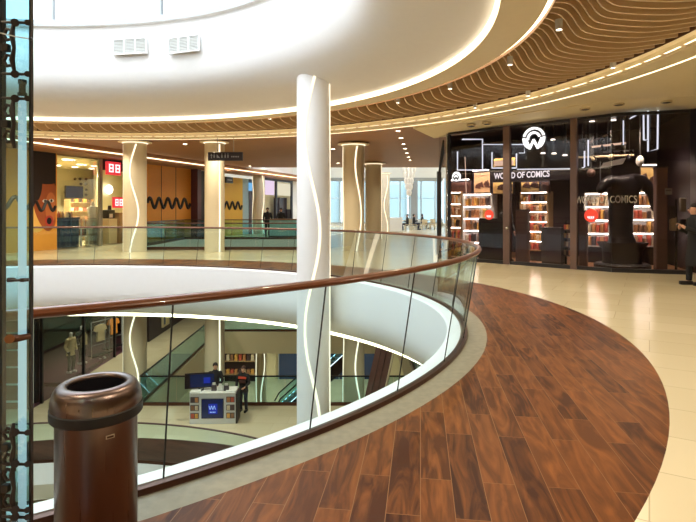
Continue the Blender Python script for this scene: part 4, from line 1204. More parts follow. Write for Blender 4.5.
# round logo: arcs and a W
def logo(label, px, py, rpx, v, m, disc=False):
    c = p3(px, py, v); r = rpx / F * c.y; ang = sang(px)
    t = empty('round_logo', label, 'logo', c, ang)
    def arc(r0, r1, a0, a1, name, y=0.0):
        b = MB(); K = 28; pr = None
        for k in range(K + 1):
            a = R(a0 + (a1 - a0) * k / K)
            cur = [b.bm.verts.new((r0 * math.cos(a), y, r0 * math.sin(a))), b.bm.verts.new((r1 * math.cos(a), y, r1 * math.sin(a))),
                   b.bm.verts.new((r1 * math.cos(a), y + .03, r1 * math.sin(a))), b.bm.verts.new((r0 * math.cos(a), y + .03, r0 * math.sin(a)))]
            if pr:
                for i in range(4): b.bm.faces.new((pr[i], pr[(i + 1) % 4], cur[(i + 1) % 4], cur[i]))
            pr = cur
        b.build(name, m if not disc else M['black'], t)
    def bar(pts, wv, name, mm, y=-.004):
        b = MB()
        for (x0, z0), (x1, z1) in zip(pts, pts[1:]):
            d_ = Vector((x1 - x0, z1 - z0)); n_ = Vector((-d_.y, d_.x)).normalized() * wv; e_ = d_.normalized() * wv * .5
            b.prism([(x0 + n_.x - e_.x, y, z0 + n_.y - e_.y), (x1 + n_.x + e_.x, y, z1 + n_.y + e_.y), (x1 - n_.x + e_.x, y, z1 - n_.y + e_.y), (x0 - n_.x - e_.x, y, z0 - n_.y - e_.y)], (0, .03, 0))
        b.build(name, mm, t)
    Wp = [(-.70 * r, .0), (-.36 * r, -.84 * r), (.0, -.12 * r), (.36 * r, -.84 * r), (.70 * r, .0)]
    if disc:
        b = MB(); b.prism([(r * math.cos(2 * PI * k / 28), 0, r * math.sin(2 * PI * k / 28)) for k in range(28)], (0, .02, 0)); b.build('disc', m, t)
        bar([(x * .95, z * .8) for x, z in Wp], .10 * r, 'w_mark', M['black'], -.03)
        arc(.32 * r, .48 * r, 20, 160, 'inner_arc', -.03)
    else:
        arc(.80 * r, 1.0 * r, 15, 165, 'outer_arc'); arc(.80 * r, 1.0 * r, 172, 235, 'outer_arc'); arc(.80 * r, 1.0 * r, -55, 8, 'outer_arc')
        arc(.42 * r, .62 * r, 15, 190, 'inner_arc')
        bar(Wp, .10 * r, 'w_mark', m)
    return t
logo('large white round logo of arcs and a W hanging between the bronze posts', 533.5, 138.5, 11.5, -.08, M['letter'])
logo('small white disc logo with a dark W at the left end of the comics shop', 456.3, 176.5, 4.8, -.06, M['letter'], True)
# light line drawings
def neon(label, pts, v, m='neon', r=.022):
    P_ = [p3(x, y, v) for x, y in pts]; c = P_[0]
    t = empty('neon_light', label, 'neon light', c)
    MB().tube(P_, r, 8).build('light_tube', M[m], t, world=True)
    b = MB(); b.cyl(P_[0], P_[0] + Vector((0, 0, .04)), r * 1.3, n=8); b.cyl(P_[-1], P_[-1] + Vector((0, 0, -.02)), r * 1.3, n=8); b.build('end_cap', M['black'], t, world=True)
neon('white light tube bent into a tall open frame at the left of the comics shop', [(462, 139.3), (482.5, 139.3), (482.5, 170), (457.5, 170), (457.5, 151)], .35)
neon('warm upright light line beside the left shelves of the comics shop', [(465, 157), (465.8, 180), (466.5, 200)], .4, 'neonwarm', .012)
neon('white light tube bent into a small square at the first bronze post', [(492, 152.5), (492, 168), (516.5, 168), (516.5, 153)], .35)
neon('white light tube running level towards the big round logo', [(483, 144.5), (505, 144.5), (524.5, 144.5), (524.5, 153), (519, 153)], .35, r=.014)
neon('white level light tube just above the shop name', [(517, 169.3), (573, 168.8)], .35, r=.016)
neon('pair of short upright white light tubes just right of the second bronze post', [(584.5, 151), (584.5, 167), (582, 168)], .3)
neon('taller short upright white tube beside the pair', [(588.2, 140), (588.2, 166)], .3)
neon('thin upright white tube hanging right of the stage clutter', [(623.4, 120.5), (623.4, 145)], .3, r=.016)
neon('white light tube bent like a leaning flag at the top right', [(629.5, 118.5), (643.5, 112), (643.8, 140), (647, 140)], .3)
neon('white light tube bent into a long narrow loop at the far right', [(648, 110), (648, 151.5), (657.5, 149), (658, 109)], .3)
b_, W_, H_ = shop_panel('light_box', 'small glowing amber box framed by the white square tube', 'light box', 494, 158, 515, 166.5, 1.2, M['art'])
MB().box((0, -.035, H_ * .4), (W_ * .9, .02, H_ * .6)).build('glow', M['neonwarm'], b_)
# hanging clutter and globes over the sculpture
for i, (px, py, rr_, m_, lab) in enumerate(((591, 173, .115, 'pinkbrown', 'brownish hanging globe lamp left of the sculpture'), (611, 157, .085, 'wood_lt', 'pale hanging globe lamp over the sculpture'), (593, 159, .05, 'wood_lt', 'tiny hanging globe lamp beside the short white tubes'), (640, 161, .10, 'whitecl', 'white egg shaped lamp hanging at the right of the sculpture'))):
    c = p3(px, py, .9); t = empty('globe_lamp', lab, 'lamp', c)
    MB().ball((0, 0, 0), rr_, 1, 1, 1.5 if i == 3 else 1, 12).build('globe', M[m_], t, smooth=True); MB().cyl((0, 0, rr_), (0, 0, 4.25 - c.z), .006, n=5).build('cord', M['grey'], t)
for i, (q0, q1, lab, m_) in enumerate((((578, 157.5), (634, 155), 'long thin lighting track at the height of the globe lamps', 'wood_lt'), ((592, 147), (626, 143), 'warm lit ceiling beam inside the comics shop', 'neonwarm'), ((586, 144), (612, 133), 'slanting grey ceiling truss inside the comics shop', 'pinkbrown'), ((563, 142), (586, 139), 'short slanting pipe left of the second bronze post', 'pinkbrown'), ((603, 152), (634, 150.5), 'thin white lighting track behind the globe lamps', 'grey'))):
    vv = 1.15 + .28 * i; a, c = p3(*q0, vv), p3(*q1, vv); t = empty('lighting_track', lab, 'lighting track', a)
    MB().tube([a, c], .03, 8).build('track', M[m_], t, world=True)
    b = MB()
    for f_ in (.15, .85): p = a.lerp(c, f_); b.cyl(p, (p.x, p.y, 4.25), .008, n=5)
    b.build('hanger', M['grey'], t, world=True)
    b = MB()
    for f_ in (.3, .6, .9): p = a.lerp(c, f_); b.cyl(p, p + Vector((0, -.08, -.12)), .04, .05, 10)
    b.build('spot_head', M['blackmetal'], t, world=True)
for px, py in ((592, 121.5), (613.5, 120.3), (565, 155.5), (543, 153.5), (554, 153.8), (553, 140)):
    p = p3(px, py, 1.6); t = empty('ceiling_spotlight', 'small white light glinting under the black ceiling of the comics shop', 'ceiling light', p, group='lights of the comics shop')
    MB().cyl((0, 0, 0), (0, 0, max(.05, 4.25 - p.z)), .035, n=10).build('housing', M['black'], t); MB().lathe([(0, -.004), (.075, -.004), (.06, .03)], 12).build('lens', M['lampwhite'], t)
wf = p3(612, 164.5, .45); t = empty('white_banner', 'small crumpled white banner held above the dark sculpture', 'banner', wf, ANG1)
MB().prism([(-.30, 0, -.08), (.26, 0, .0), (.34, 0, .16), (-.22, 0, .06)], (0, .03, 0)).build('cloth', M['whitecl'], t); MB().cyl((-.3, .02, -.45), (-.3, .02, .1), .015, n=6).build('stick', M['grey'], t)
# red discs on the glass
for px, py, rr_, lab in ((489, 214.8, 4.9, 'red round sticker on the glass left of the first bronze post'), (591, 215.5, 6.6, 'larger red round sticker on the glass left of the sculpture')):
    c = p3(px, py, -.03); r = rr_ / F * c.y; t = empty('round_sticker', lab, 'sticker', c, ANG1)
    MB().prism([(r * math.cos(2 * PI * k / 28), 0, r * math.sin(2 * PI * k / 28)) for k in range(28)], (0, .006, 0)).build('disc', M['redflat'], t)
    b = MB()
    for k in range(4): b.box((r * (-.42 + .26 * k), -.004, -r * .25), (r * .17, .004, r * .26))
    b.box((0, -.004, -r * .48), (r * .8, .004, r * .07)); b.build('white_marks', M['signwhite'], t)
# plain panels and plinths
def cabinet(label, px0, py0, px1, v, m, depth=.35, name='display_cabinet', cat='cabinet'):
    a, c = spx(px0, v), spx(px1, v); mid = (a + c) / 2; ang = math.atan2(*(c - a).yx); zt = wz(py0, mid.y); W_ = (c - a).length
    t = empty(name, label, cat, (mid.x, mid.y, 0), ang)
    MB().box((0, depth / 2, zt / 2 + .04), (W_, depth, zt - .08), bev=.01).build('carcass', m, t); MB().box((0, depth / 2, .04), (W_ * .96, depth * .9, .08)).build('plinth', M['black'], t)
    MB().box((0, depth / 2, zt), (W_ + .03, depth + .03, .03)).build('top_board', M['greydark'], t)
    MB().box((0, -.006, zt * .5), (W_ * .84, .012, zt * .86)).build('front_panel', m, t)
cabinet('tall taupe gate panel just right of the first bronze post', 515.5, 210, 527.5, .25, M['pinkbrown'], .18, 'gate_panel', 'panel')
cabinet('charcoal counter cabinet inside the comics shop left of the second bronze post', 541, 228, 561, .8, M['greydark'], .38)
cabinet('slim taupe gate panel just right of the second bronze post', 579, 211, 586, .2, M['pinkbrown'], .18, 'gate_panel', 'panel')
cabinet('tall taupe pillar cabinet right of the sculpture', 656.5, 167.5, 667.5, .25, M['pinkbrown'], .3, 'pillar_cabinet', 'cabinet')
for k in range(4):
    p = p3(567.3, 228 + k * 8.5, 1.0); t = empty('leaflet_rack', ('top', 'second', 'third', 'lowest')[k] + ' tray of leaflets left of the second bronze post', 'rack', p, ANG1, group='leaflet trays')
    MB().box((0, 0, -.06), (.2, .18, .03)).build('tray', M['greydark'], t)
    for j in range(3): MB().box((-.065 + .065 * j, 0, .03), (.055, .05, .14)).build('leaflet', PROD[(k + j) % 6], t)
b = MB(); p = p3(567.3, 262, 1.0); b.cyl((p.x, p.y + .1, 0), (p.x, p.y + .1, 1.3), .03, n=8); tag(b.build('rack_stand', M['blackmetal']), 'thin black stand carrying the leaflet trays', 'stand')
t = empty('wall_notice', 'small grey notice plate on the taupe pillar cabinet', 'notice', p3(668.5, 191.5, .1), ANG2)
MB().box((0, 0, 0), (.16, .02, .16)).build('plate', M['grey'], t); MB().box((0, -.012, .03), (.12, .004, .02)).build('print', M['greydark'], t)
# dark goods behind the right glass, near the person
t = empty('coat_stand', 'dark clothes stand with pale hanging tags behind the glass at the right of the shop', 'stand', (*s2(676, .6), 0))
MB().cyl((0, 0, 0), (0, 0, 1.9), .03, n=8).build('pole', M['blackmetal'], t); MB().lathe([(0, 0), (.25, 0), (.25, .03), (0, .05)], 16).build('foot', M['blackmetal'], t)
for k, (x, z, m_) in enumerate(((-.12, 1.55, 'greydark'), (.15, 1.75, 'greycl'), (-.1, 1.25, 'wood_lt'), (.16, 1.2, 'nearblack'))): MB().box((x, -.03, z), (.16, .08, .36), bev=.03).build('garment', M[m_], t)
# dark sculpture: hunched body under a broad arching shoulder line
c0 = spx(622, 1.15); t = empty('dark_sculpture', 'huge dark hunched display sculpture with arching shoulders behind the shop glass', 'sculpture', (c0.x, c0.y, 0), 0)
def L3(px, py, dy=0.0): return (wx(px, c0.y + dy) - c0.x, dy, wz(py, c0.y + dy))
pts = [(L3(622, 259), (.52, .42)), (L3(622, 247), (.40, .34)), (L3(621, 231), (.30, .26)), (L3(620, 218), (.37, .30)), (L3(621, 205), (.32, .26)), (L3(623, 188), (.40, .26)),
       (L3(609, 180, -.15), .19), (L3(602, 186, -.25), .14), (L3(599, 194, -.3), .13), (L3(640, 179), .22), (L3(652, 192), .15), (L3(655.5, 212, -.1), .10), (L3(622, 268), (.50, .42))]
eds = [(0, 1), (1, 2), (2, 3), (3, 4), (4, 5), (5, 6), (6, 7), (7, 8), (5, 9), (9, 10), (10, 11), (0, 12)]
skin_body('body', [(pts, eds)], M['black'], t, 2)
MB().lathe([(0, 0), (.72, 0), (.72, .1), (.66, .14), (0, .14)], 32).build('base', M['black'], t)
person('person in black standing inside the comics shop behind the first bronze post', (*s1(506, .8), 0), R(30), 'stand', 1.82, low=M['coatblk'])
person('person in a long black coat looking at a phone at the right edge', (wx(694.5, 11.15), 11.15, 0), R(-95), 'phone', 1.72, long_hair=True, coat_len=.42, low=M['coatblk'])
p = Vector((wx(694.5, 11.15), 11.15)) + Vector((-.335, 0.02)); t = empty('mobile_phone', 'dark mobile phone held by the person at the right edge', 'phone', (p.x, p.y, 1.33), R(-95))
MB().box((0, 0, 0), (.075, .012, .15), rx=-.5, bev=.004).build('phone_body', M['black'], t); MB().box((0, .007, .0), (.066, .002, .135), rx=-.5).build('display', M['screenlt'], t)

# ------------------------------------------------------------------ steel litter bin
bx_, by_ = wx(97, 2.52), 2.52
t = empty('litter_bin', 'brushed steel litter bin with a black collar beside the glass balustrade', 'bin', (bx_, by_, 0))
MB().lathe([(0, .012), (.198, .012), (.2, .03), (.2, .66)], 64).build('body', M['steel'], t, smooth=True)
MB().lathe([(.19, 0), (.205, 0), (.205, .03), (.2, .035)], 48).build('foot_ring', M['rubber'], t, smooth=True)
MB().lathe([(.2, .628), (.222, .630), (.227, .636), (.227, .676), (.222, .682), (.2, .684)], 64).build('collar', M['rubber'], t, smooth=True)
dome = [(.222, .682), (.2215, .71), (.214, .742), (.200, .768), (.182, .783), (.165, .788), (.150, .785), (.141, .776), (.139, .765)]
MB().lathe(smooth_prof(dome, 3), 64).build('lid', M['steel'], t, smooth=True)
MB().lathe([(.139, .766), (.137, .40), (0, .40)], 48).build('liner', M['black'], t, smooth=True)
ab = math.atan2(-by_, -bx_) + .30
MB().box((.2015 * math.cos(ab), .2015 * math.sin(ab), .575), (.004, .042, .016), rz=ab).build('maker_plate', M['badge'], t)
MB().box((.2035 * math.cos(ab), .2035 * math.sin(ab), .575), (.003, .032, .009), rz=ab).build('plate_inset', M['darkbrown'], t)
t.scale = (.91, .91, .985)

# ------------------------------------------------------------------ glass lift shaft at the left edge
ly = 1.72
t = empty('glass_lift_shaft', 'blue tinted glass lift shaft with black edge posts at the left edge', 'lift shaft', (wx(14, ly), ly, 0))
gx0, gx1 = wx(-60, ly), wx(31, ly)
MB().box2((gx0, ly - .006, .02), (gx1, ly + .006, 4.2)).build('glass_panel', M['liftglass'], t, world=True)
MB().box2((wx(30.0, ly), ly - .006, 0), (wx(32.0, ly), ly + .008, 4.25)).build('edge_post', M['black'], t, world=True)
MB().box2((wx(-3, ly), ly - .01, 0), (wx(2.2, ly), ly + .02, 4.25)).build('edge_post', M['nearblack'], t, world=True)
for z in (0.0, 4.2): MB().box2((gx0, ly - .02, z), (gx1 + .01, ly + .03, z + .05)).build('cross_rail', M['black'], t, world=True)
lt = empty('tube_lamp', 'long pale upright light tube with black end sockets behind the lift glass', 'lamp', (wx(22.3, 1.95), 1.95, 0))
zb_, zt_ = .02, wz(97, 1.95)
MB().cyl((0, 0, zb_), (0, 0, zt_), .0138, n=14).build('light_tube', M['tube'], lt, smooth=True)
MB().cyl((.009, -.0125, zb_), (.009, -.0125, zt_), .0035, n=8).build('bright_seam', M['tube'], lt)
MB().cyl((0, 0, zt_ - .01), (0, 0, wz(80, 1.95)), .0115, n=12).build('socket', M['black'], lt); MB().lathe([(0, zt_ + .002), (.016, zt_ + .002), (.016, zt_ + .015), (0, zt_ + .015)], 14).build('collar', M['blackmetal'], lt)
MB().lathe([(0, wz(84, 1.95)), (.0145, wz(84, 1.95)), (.0145, wz(80, 1.95)), (0, wz(80, 1.95))], 14).build('end_cap', M['black'], lt)
def clamp(label, parts):
    """point fixing arms given in photograph pixels on the shaft plane"""
    ys = sum(p[1] for p in parts) / len(parts)
    c = at(15, ys, ly - .03); o = empty('glass_clamp', label, 'glass clamp', c)
    for kind, py in [(k_, y_) for k_, y_ in parts]:
        if kind == 'arm':
            MB().tube([at(2, py - .5, ly - .03), at(14, py, ly - .035), at(30, py + .5, ly - .02)], [.004, .0055, .004], 8).build('arm', M['black'], o, world=True, smooth=True)
            for px in (15, 27.5): MB().cyl(at(px, py, ly - .05), at(px, py, ly + .012), .0095 if px > 20 else .0125, n=14).build('disc', M['black'], o, world=True)
        if kind == 'vert':
            MB().tube([at(13.5, py - 24, ly - .03), at(12, py - 13, ly - .04), at(14, py, ly - .04), at(12, py + 12, ly - .04), at(14.5, py + 24, ly - .03)], [.005, .009, .0055, .0085, .005], 10).build('spine', M['black'], o, world=True, smooth=True)
            for yy in (py - 13, py + 13):
                MB().tube([at(13, yy - 4, ly - .03), at(7, yy - 6, ly - .03), at(4, yy, ly - .03), at(7, yy + 5, ly - .03), at(13, yy + 4, ly - .03)], .0055, 8).build('hook', M['black'], o, world=True, smooth=True)
            MB().box(at(6, py, ly - .03), (.022, .02, .025), bev=.004).build('block', M['black'], o, world=True)
        if kind == 'cap':
            MB().cyl(at(9.5, py, ly - .08), at(9.5, py, ly - .02), .014, n=18).build('round_cap', M['bronze'], o, world=True, smooth=True)
            MB().tube([at(9.5, py, ly - .03), at(20, py - 1, ly - .03), at(30, py - 3, ly - .01)], [.013, .011, .009], 10).build('arm', M['shoe'], o, world=True, smooth=True)
        if kind == 'small':
            MB().tube([at(8, py, ly - .03), at(14, py - .3, ly - .03), at(17, py + .3, ly - .03), at(29, py - .3, ly - .02)], [.008, .007, .004, .006], 8).build('arm', M['black'], o, world=True, smooth=True)
            MB().box(at(23, py, ly - .025), (.012, .012, .012)).build('nut', M['black'], o, world=True)
clamp('black double hooked glass clamp at the top of the lift shaft', [('arm', 22.5), ('vert', 48), ('arm', 74)])
clamp('black hooked glass clamp below the top clamp, beside the lamp socket', [('arm', 98.5), ('vert', 124)])
clamp('small black glass clamp at mid height of the lift shaft', [('small', 280)])
clamp('bronze capped round glass clamp just below mid height of the lift shaft', [('cap', 339)])
clamp('black hooked glass clamp low on the lift shaft, level with the bin lid', [('arm', 432.5), ('vert', 447), ('arm', 464)])
clamp('black hooked glass clamp at the foot of the lift shaft', [('vert', 488), ('arm', 510), ('arm', 517)])
wr = empty('lift_cable', 'thin pale cable crossing the top of the lift shaft', 'cable', at(15, 36, ly - .05)); MB().tube([at(0, 33, ly - .05), at(15, 36.5, ly - .05), at(31, 39, ly - .05)], .002, 6).build('cable', M['grey'], wr, world=True); MB().cyl(at(30.3, 38.9, ly - .055), at(31.3, 39, ly - .045), .005, n=8).build('end_fitting', M['blackmetal'], wr, world=True)

# ------------------------------------------------------------------ kiosk one level down
kd = 17.6; kx = wx(212.5, kd)
kt = wz(394, kd) - ZL   # counter height
K_ = empty('information_kiosk', 'white kiosk counter with a blue screen and leaflet pockets one level down', 'kiosk', (kx, kd, ZL), R(2))
MB().box((0, .3, kt / 2), (.86, .6, kt), bev=.02).build('counter_body', M['shelfwhite'], K_)
MB().box((0, .3, kt + .02), (1.5, .66, .05), bev=.01).build('counter_top', M['shelfwhite'], K_)
for sx in (-1, 1):
    w_ = empty_none = None
    pn = MB().box((sx * .60, .26, kt / 2 + .04), (.34, .5, kt + .08), bev=.015).build('leaflet_tower', M['shelfwhite'], K_)
    for r_ in range(3):
        hz_ = .28 + .27 * r_
        MB().box((sx * .60, .005, hz_), (.28, .03, .19)).build('pocket', M['greydark'], pn)
        for j in range(2): MB().box((sx * .60 + (-.065 + .13 * j), -.014, hz_), (.10, .012, .15)).build('leaflet', PROD[(r_ * 2 + j + (sx > 0)) % 6], pn)
MB().box((.80, .3, kt / 2), (.06, .58, kt), bev=.01).build('side_panel', M['black'], K_)
MB().box((0, -.01, kt * .52), (.74, .04, .66), bev=.01).build('screen_bezel', M['black'], K_)
MB().box((0, -.034, kt * .52), (.70, .01, .62)).build('display', M['screendk'], K_)
MB().box((0.02, -.042, kt * .52), (.30, .006, .34)).build('blue_square', M['screen'], K_)
b = MB()
for j in range(5): b.box((-.09 + .045 * j, -.048, kt * .52 + .04), (.016, .004, .13), ry=(.3 if j % 2 else -.3))
for j in range(4): b.box((-.06 + .05 * j, -.048, kt * .52 - .11), (.03, .004, .035))
b.build('screen_mark', M['screenlt'], K_)
mo = empty('monitor', 'black monitor on the left end of the white kiosk counter', 'monitor', (kx - .52, kd + .25, ZL + kt + .045), R(12))
MB().box((0, 0, .33), (.95, .06, .52), bev=.015).build('casing', M['black'], mo); MB().box((0.1, -.034, .33), (.78, .006, .42)).build('display', M['screendk'], mo); MB().box((.26, -.04, .33), (.22, .004, .2)).build('blue_square', M['screen'], mo)
MB().cyl((0, .02, 0), (0, .02, .2), .03, n=10).build('stand', M['blackmetal'], mo); MB().box((0, .02, .01), (.3, .2, .02)).build('foot', M['blackmetal'], mo)
for i, (x, m_, hh, lab) in enumerate(((.0, 'greydark', .2, 'grey cup like holder on the kiosk counter beside the monitor'), (.22, 'whitecl', .16, 'small white card holder in the middle of the kiosk counter'), (.42, 'greydark', .18, 'dark box on the kiosk counter beside the worker in red lettered top'))):
    o = empty('desk_holder', lab, 'holder', (kx + x, kd + .22, ZL + kt + .045)); MB().box((0, 0, hh / 2), (.16, .12, hh), bev=.01).build('holder_body', M[m_], o); MB().box((0, -.03, hh + .03), (.10, .02, .10)).build('card', M['whitecl'], o)
person('dark dressed kiosk worker behind the monitor, raising a hand', (kx - .18, kd + 1.08, ZL), R(10), 'counter', 1.72)
w2 = person('kiosk worker in black top with red lettering at the right of the counter', (kx + .82, kd + 1.10, ZL), R(-10), 'counter', 1.6, hair=M['darkbrown'])
b = MB(); b.box((0, -.115, 1.24), (.30, .05, .08), bev=.02); b.build('red_print', M['redcl'], w2)
MB().box((0, -.115, 1.10), (.26, .05, .10), bev=.02).build('dark_print', M['darkbrown'], w2)

# ------------------------------------------------------------------ boutique one level down on the left
bx0 = -11.45
bt = empty('shop_room', 'dark boutique with mannequins one level down at the left', None, (bx0, 23, ZL), kind='structure')
def bbox(name, lo, hi, m, par=None, bev=0): return MB().box2(lo, hi, bev).build(name, m, par or bt, world=True)
bbox('rear_wall', (bx0 - 4.2, 19, ZL), (bx0 - 4.1, 31, -1.36), M['shopdark']); bbox('side_wall', (bx0 - 4.2, 31, ZL), (bx0 - .1, 31.1, -1.36), M['shopdark']); bbox('side_wall', (bx0 - 4.2, 18.9, ZL), (bx0, 19, -1.36), M['shopdark'])
bbox('shop_floor', (bx0 - 4.1, 19, ZL + .005), (bx0, 31, ZL + .015), M['maroon']); bbox('soffit', (bx0 - 4.1, 19, -1.5), (bx0, 31, -1.4), M['shopdark'])
for y in (19.5, 22.6, 25.6, 28.4): bbox('frame_post', (bx0 - .05, y - .04, ZL), (bx0 + .05, y + .05, -1.4), M['blackmetal'])
for y0, y1 in ((19.55, 22.55), (22.65, 25.55)): bbox('glass_pane', (bx0 - .01, y0, ZL + .05), (bx0 + .01, y1, -1.45), M['clearlow'])
wl = M['warmfloor']
def mannequin(label, x, y, jm, lm, scarf=None, h=1.78):
    t = empty('mannequin', label, 'mannequin', (x, y, ZL + .18), R(70)); s = h / 1.72
    V = lambda a, b_, c: (a * s, b_ * s, c * s)
    pts = [(V(0, 0, .94), (.14, .10)), (V(0, 0, 1.18), (.11, .085)), (V(0, 0, 1.36), (.12, .075)), (V(0, 0, 1.5), .05), (V(0, -.01, 1.62), (.075, .09)), (V(0, 0, 1.7), .05)]
    eds = [(0, 1), (1, 2), (2, 3), (3, 4), (4, 5)]
    for g in (-1, 1):
        i = len(pts); pts += [(V(.17 * g, 0, 1.36), .045), (V(.25 * g, .03, 1.12), .045), (V(.22 * g, -.1, .9), .03)]; eds += [(2, i), (i, i + 1), (i + 1, i + 2)]
        i = len(pts); pts += [(V(.1 * g, 0, .9), .08), (V(.11 * g, -.05, .5), .055), (V(.12 * g, .03 * g, .09), .04), (V(.12 * g, -.1, .03), .035)]; eds += [(0, i), (i, i + 1), (i + 1, i + 2), (i + 2, i + 3)]
    skin_body('figure', [(pts, eds)], M['whitecl'], t)
    clothes(t, s, 0, [(-.25, .03, 1.12), (.25, .03, 1.12)], [(-.225, -.09, .93), (.225, -.09, .93)], [(-.11, -.05, .5), (.11, -.05, .5)], [(-.12, -.03, .09), (.12, .03, .09)], .74, jm, lm)
    if scarf: MB().tube([V(-.08, -.16, .75), V(-.09, -.17, 1.2), V(0, -.10, 1.5), V(.09, -.17, 1.25), V(.1, -.17, .85)], .05, 8).build('scarf', scarf, t, smooth=True)
    for g in (-1, 1): MB().box(V(.12 * g, -.05, .05), (.09, .26, .09), bev=.03).build('shoe', M['whitecl'], t, smooth=True)
mp_ = empty('display_platform', 'low dark platform carrying the two dressed mannequins in the boutique', 'platform', (bx0 - .7, 23.0, ZL)); MB().box((0, 0, .09), (1.1, 3.4, .17), bev=.01).build('deck', M['maroon'], mp_); MB().box((0, 0, .02), (1.0, 3.3, .04)).build('plinth', M['black'], mp_)
mannequin('mannequin in a cream patterned jacket and dark trousers on the left of the pair', bx0 - .55, 22.6, M['creamcl'], M['coatblk'])
mannequin('mannequin in a black coat with a cream scarf on the right of the pair', bx0 - .75, 23.9, M['coatblk'], M['coatblk'], M['creamcl'])
def hanging_top(label, x, y, m, z0):
    t = empty('hanging_shirt', label, 'shirt', (x, y, ZL + z0), R(70))
    b = MB(); b.prism([(-.28, -.05, -.0), (-.36, -.05, -.22), (-.24, -.05, -.28), (-.20, -.05, -.2), (-.22, -.05, -.75), (.22, -.05, -.75), (.20, -.05, -.2), (.24, -.05, -.28), (.36, -.05, -.22), (.28, -.05, 0), (.10, -.05, .05), (0, -.05, .01), (-.10, -.05, .05)], (0, .12, 0))
    b.build('cloth', m, t); MB().tube([(-.26, .01, .02), (0, .01, .09), (.26, .01, .02)], .012, 6).build('hanger', M['grey'], t); MB().cyl((0, .01, .08), (0, .01, .20), .01, n=6).build('hook', M['grey'], t)
def rack(label, x, y):
    t = empty('clothes_rack', label, 'rack', (x, y, ZL + .02), R(70))
    for sx in (-.55, .55): MB().cyl((sx, 0, 0), (sx, 0, 1.86), .022, n=8).build('upright', M['grey'], t)
    MB().cyl((-.55, 0, 1.86), (.55, 0, 1.86), .022, n=8).build('top_bar', M['grey'], t); MB().cyl((-.55, 0, .75), (.55, 0, .75), .016, n=8).build('mid_bar', M['grey'], t); MB().box((0, 0, .25), (1.1, .4, .04)).build('low_shelf', M['blackmetal'], t)
rack('grey metal clothes rack with the olive shirt in the boutique', bx0 - .5, 25.2); rack('grey metal clothes rack with the orange shirt in the boutique', bx0 - .5, 26.6)
hanging_top('olive grey shirt hanging left of the orange shirt', bx0 - .5, 25.2, M['creamcl'], 1.66); hanging_top('bright orange shirt hanging at the right of the boutique', bx0 - .5, 26.6, M['orangecl'], 1.66)
for i, (y, lab) in enumerate(((25.0, 'first white shoe on the floor right of the mannequins'), (25.4, 'second white shoe on the floor right of the mannequins'))):
    t = empty('display_shoe', lab, 'shoe', (bx0 - .4, y, ZL + .016), R(40)); MB().box((0, 0, .04), (.10, .28, .08), bev=.03).build('upper', M['whitecl'], t, smooth=True); MB().box((0, 0, .012), (.11, .29, .024)).build('sole', M['grey'], t)
# shelves left of the boutique, seen behind the lift glass
sh = empty('shoe_shelf', 'pale shelf unit of dark shoes behind the lift glass', 'shelf', (-12.6, 19.0, ZL))
for k in range(5): MB().box((0, 0, .3 + .62 * k), (1.6, .4, .04)).build('shelf_board', M['teal'], sh)
MB().box((0, .22, 1.6), (1.6, .03, 3.2)).build('back_panel', M['teal'], sh)
for sx in (-.8, .8): MB().box((sx, 0, 1.6), (.04, .42, 3.2)).build('side_panel', M['shelfwhite'], sh)
for k in range(5):
    for j in range(4):
        t = empty('display_shoe', 'dark shoe on the pale shelf unit behind the lift glass', 'shoe', (-13.2 + .4 * j, 18.97, ZL + .32 + .62 * k), R(90), group='shoes on the pale shelf unit')
        MB().box((0, 0, .06), (.12, .28, .12), bev=.04).build('upper', M['black'], t, smooth=True); MB().box((0, .1, .17), (.09, .09, .12), bev=.02).build('ankle', M['black'], t)

# shops beyond, along the left side of the lower opening
ls = empty('shopfront', 'row of warm lit shop fronts one level down beyond the boutique', 'shopfront', (-10.9, 33, ZL))
MB().box2((-11.0, 28.6, ZL + .01), (-10.9, 44, -1.4)).build('dark_wall', M['shopdark'], ls, world=True)
for k, y in enumerate((30.5, 33.5, 36.5, 40)):
    MB().box2((-10.95, y, ZL + .35), (-10.8, y + 1.1, ZL + 3.2)).build('window_frame', M['wood_lt'], ls, world=True)
    MB().box2((-10.80, y + .15, ZL + .5), (-10.76, y + .95, ZL + 3.05)).build('window_pane', M['navy'], ls, world=True)
    MB().box2((-10.78, y + .3, ZL + .5), (-10.70, y + .75, ZL + 1.5)).build('display', M['creamcl'], ls, world=True)
    MB().box2((-10.76, y, ZL + 3.1), (-10.7, y + 1.1, ZL + 3.16)).build('light_strip', M['ledsoft'], ls, world=True)
# far wall across the lower opening, and bottom level shops
lw = empty('shopfront', 'pale green glazed shop front across the far side of the lower opening', 'shopfront', (-2, 36, ZL))
MB().box2((-10, 36, ZL), (8, 36.1, -1.4)).build('glazed_wall', M['teal'], lw, world=True)
for k in range(10): MB().box2((-9.9 + 1.8 * k, 35.9, ZL), (-9.8 + 1.8 * k, 36, -1.4)).build('post', M['greyframe'], lw, world=True)
MB().box2((-10, 35.85, ZL), (8, 36.0, ZL + .35)).build('plinth', M['nearblack'], lw, world=True)
bs = empty('shopfront', 'brightly stocked bottom level shop under the beige slab edge', 'shopfront', (-9, 38, ZB))
MB().box2((-11.0, 38.5, ZB), (-6.6, 38.6, ZL - 1.4)).build('rear_wall', M['shopdark'], bs, world=True)
for k in range(3): MB().box2((-10.6 + .05, 38.1, ZB + .6 + k * .95), (-6.8, 38.5, ZB + .66 + k * .95)).build('shelf_board', M['shelf'], bs, world=True)
for k in range(3):
    for j in range(12):
        o = MB().box((-10.3 + .3 * j, 38.3, ZB + .665 + k * .95 + (.28 + .15 * ((j * 3 + k) % 3)) / 2), (.2, .25, .28 + .15 * ((j * 3 + k) % 3)), bev=.01).build('goods_box', PROD[(j * 5 + k * 2) % 6], norm=True); tag(o, 'packaged goods on a shelf of the bottom level shop', 'box', 'goods on the bottom level shop shelves')
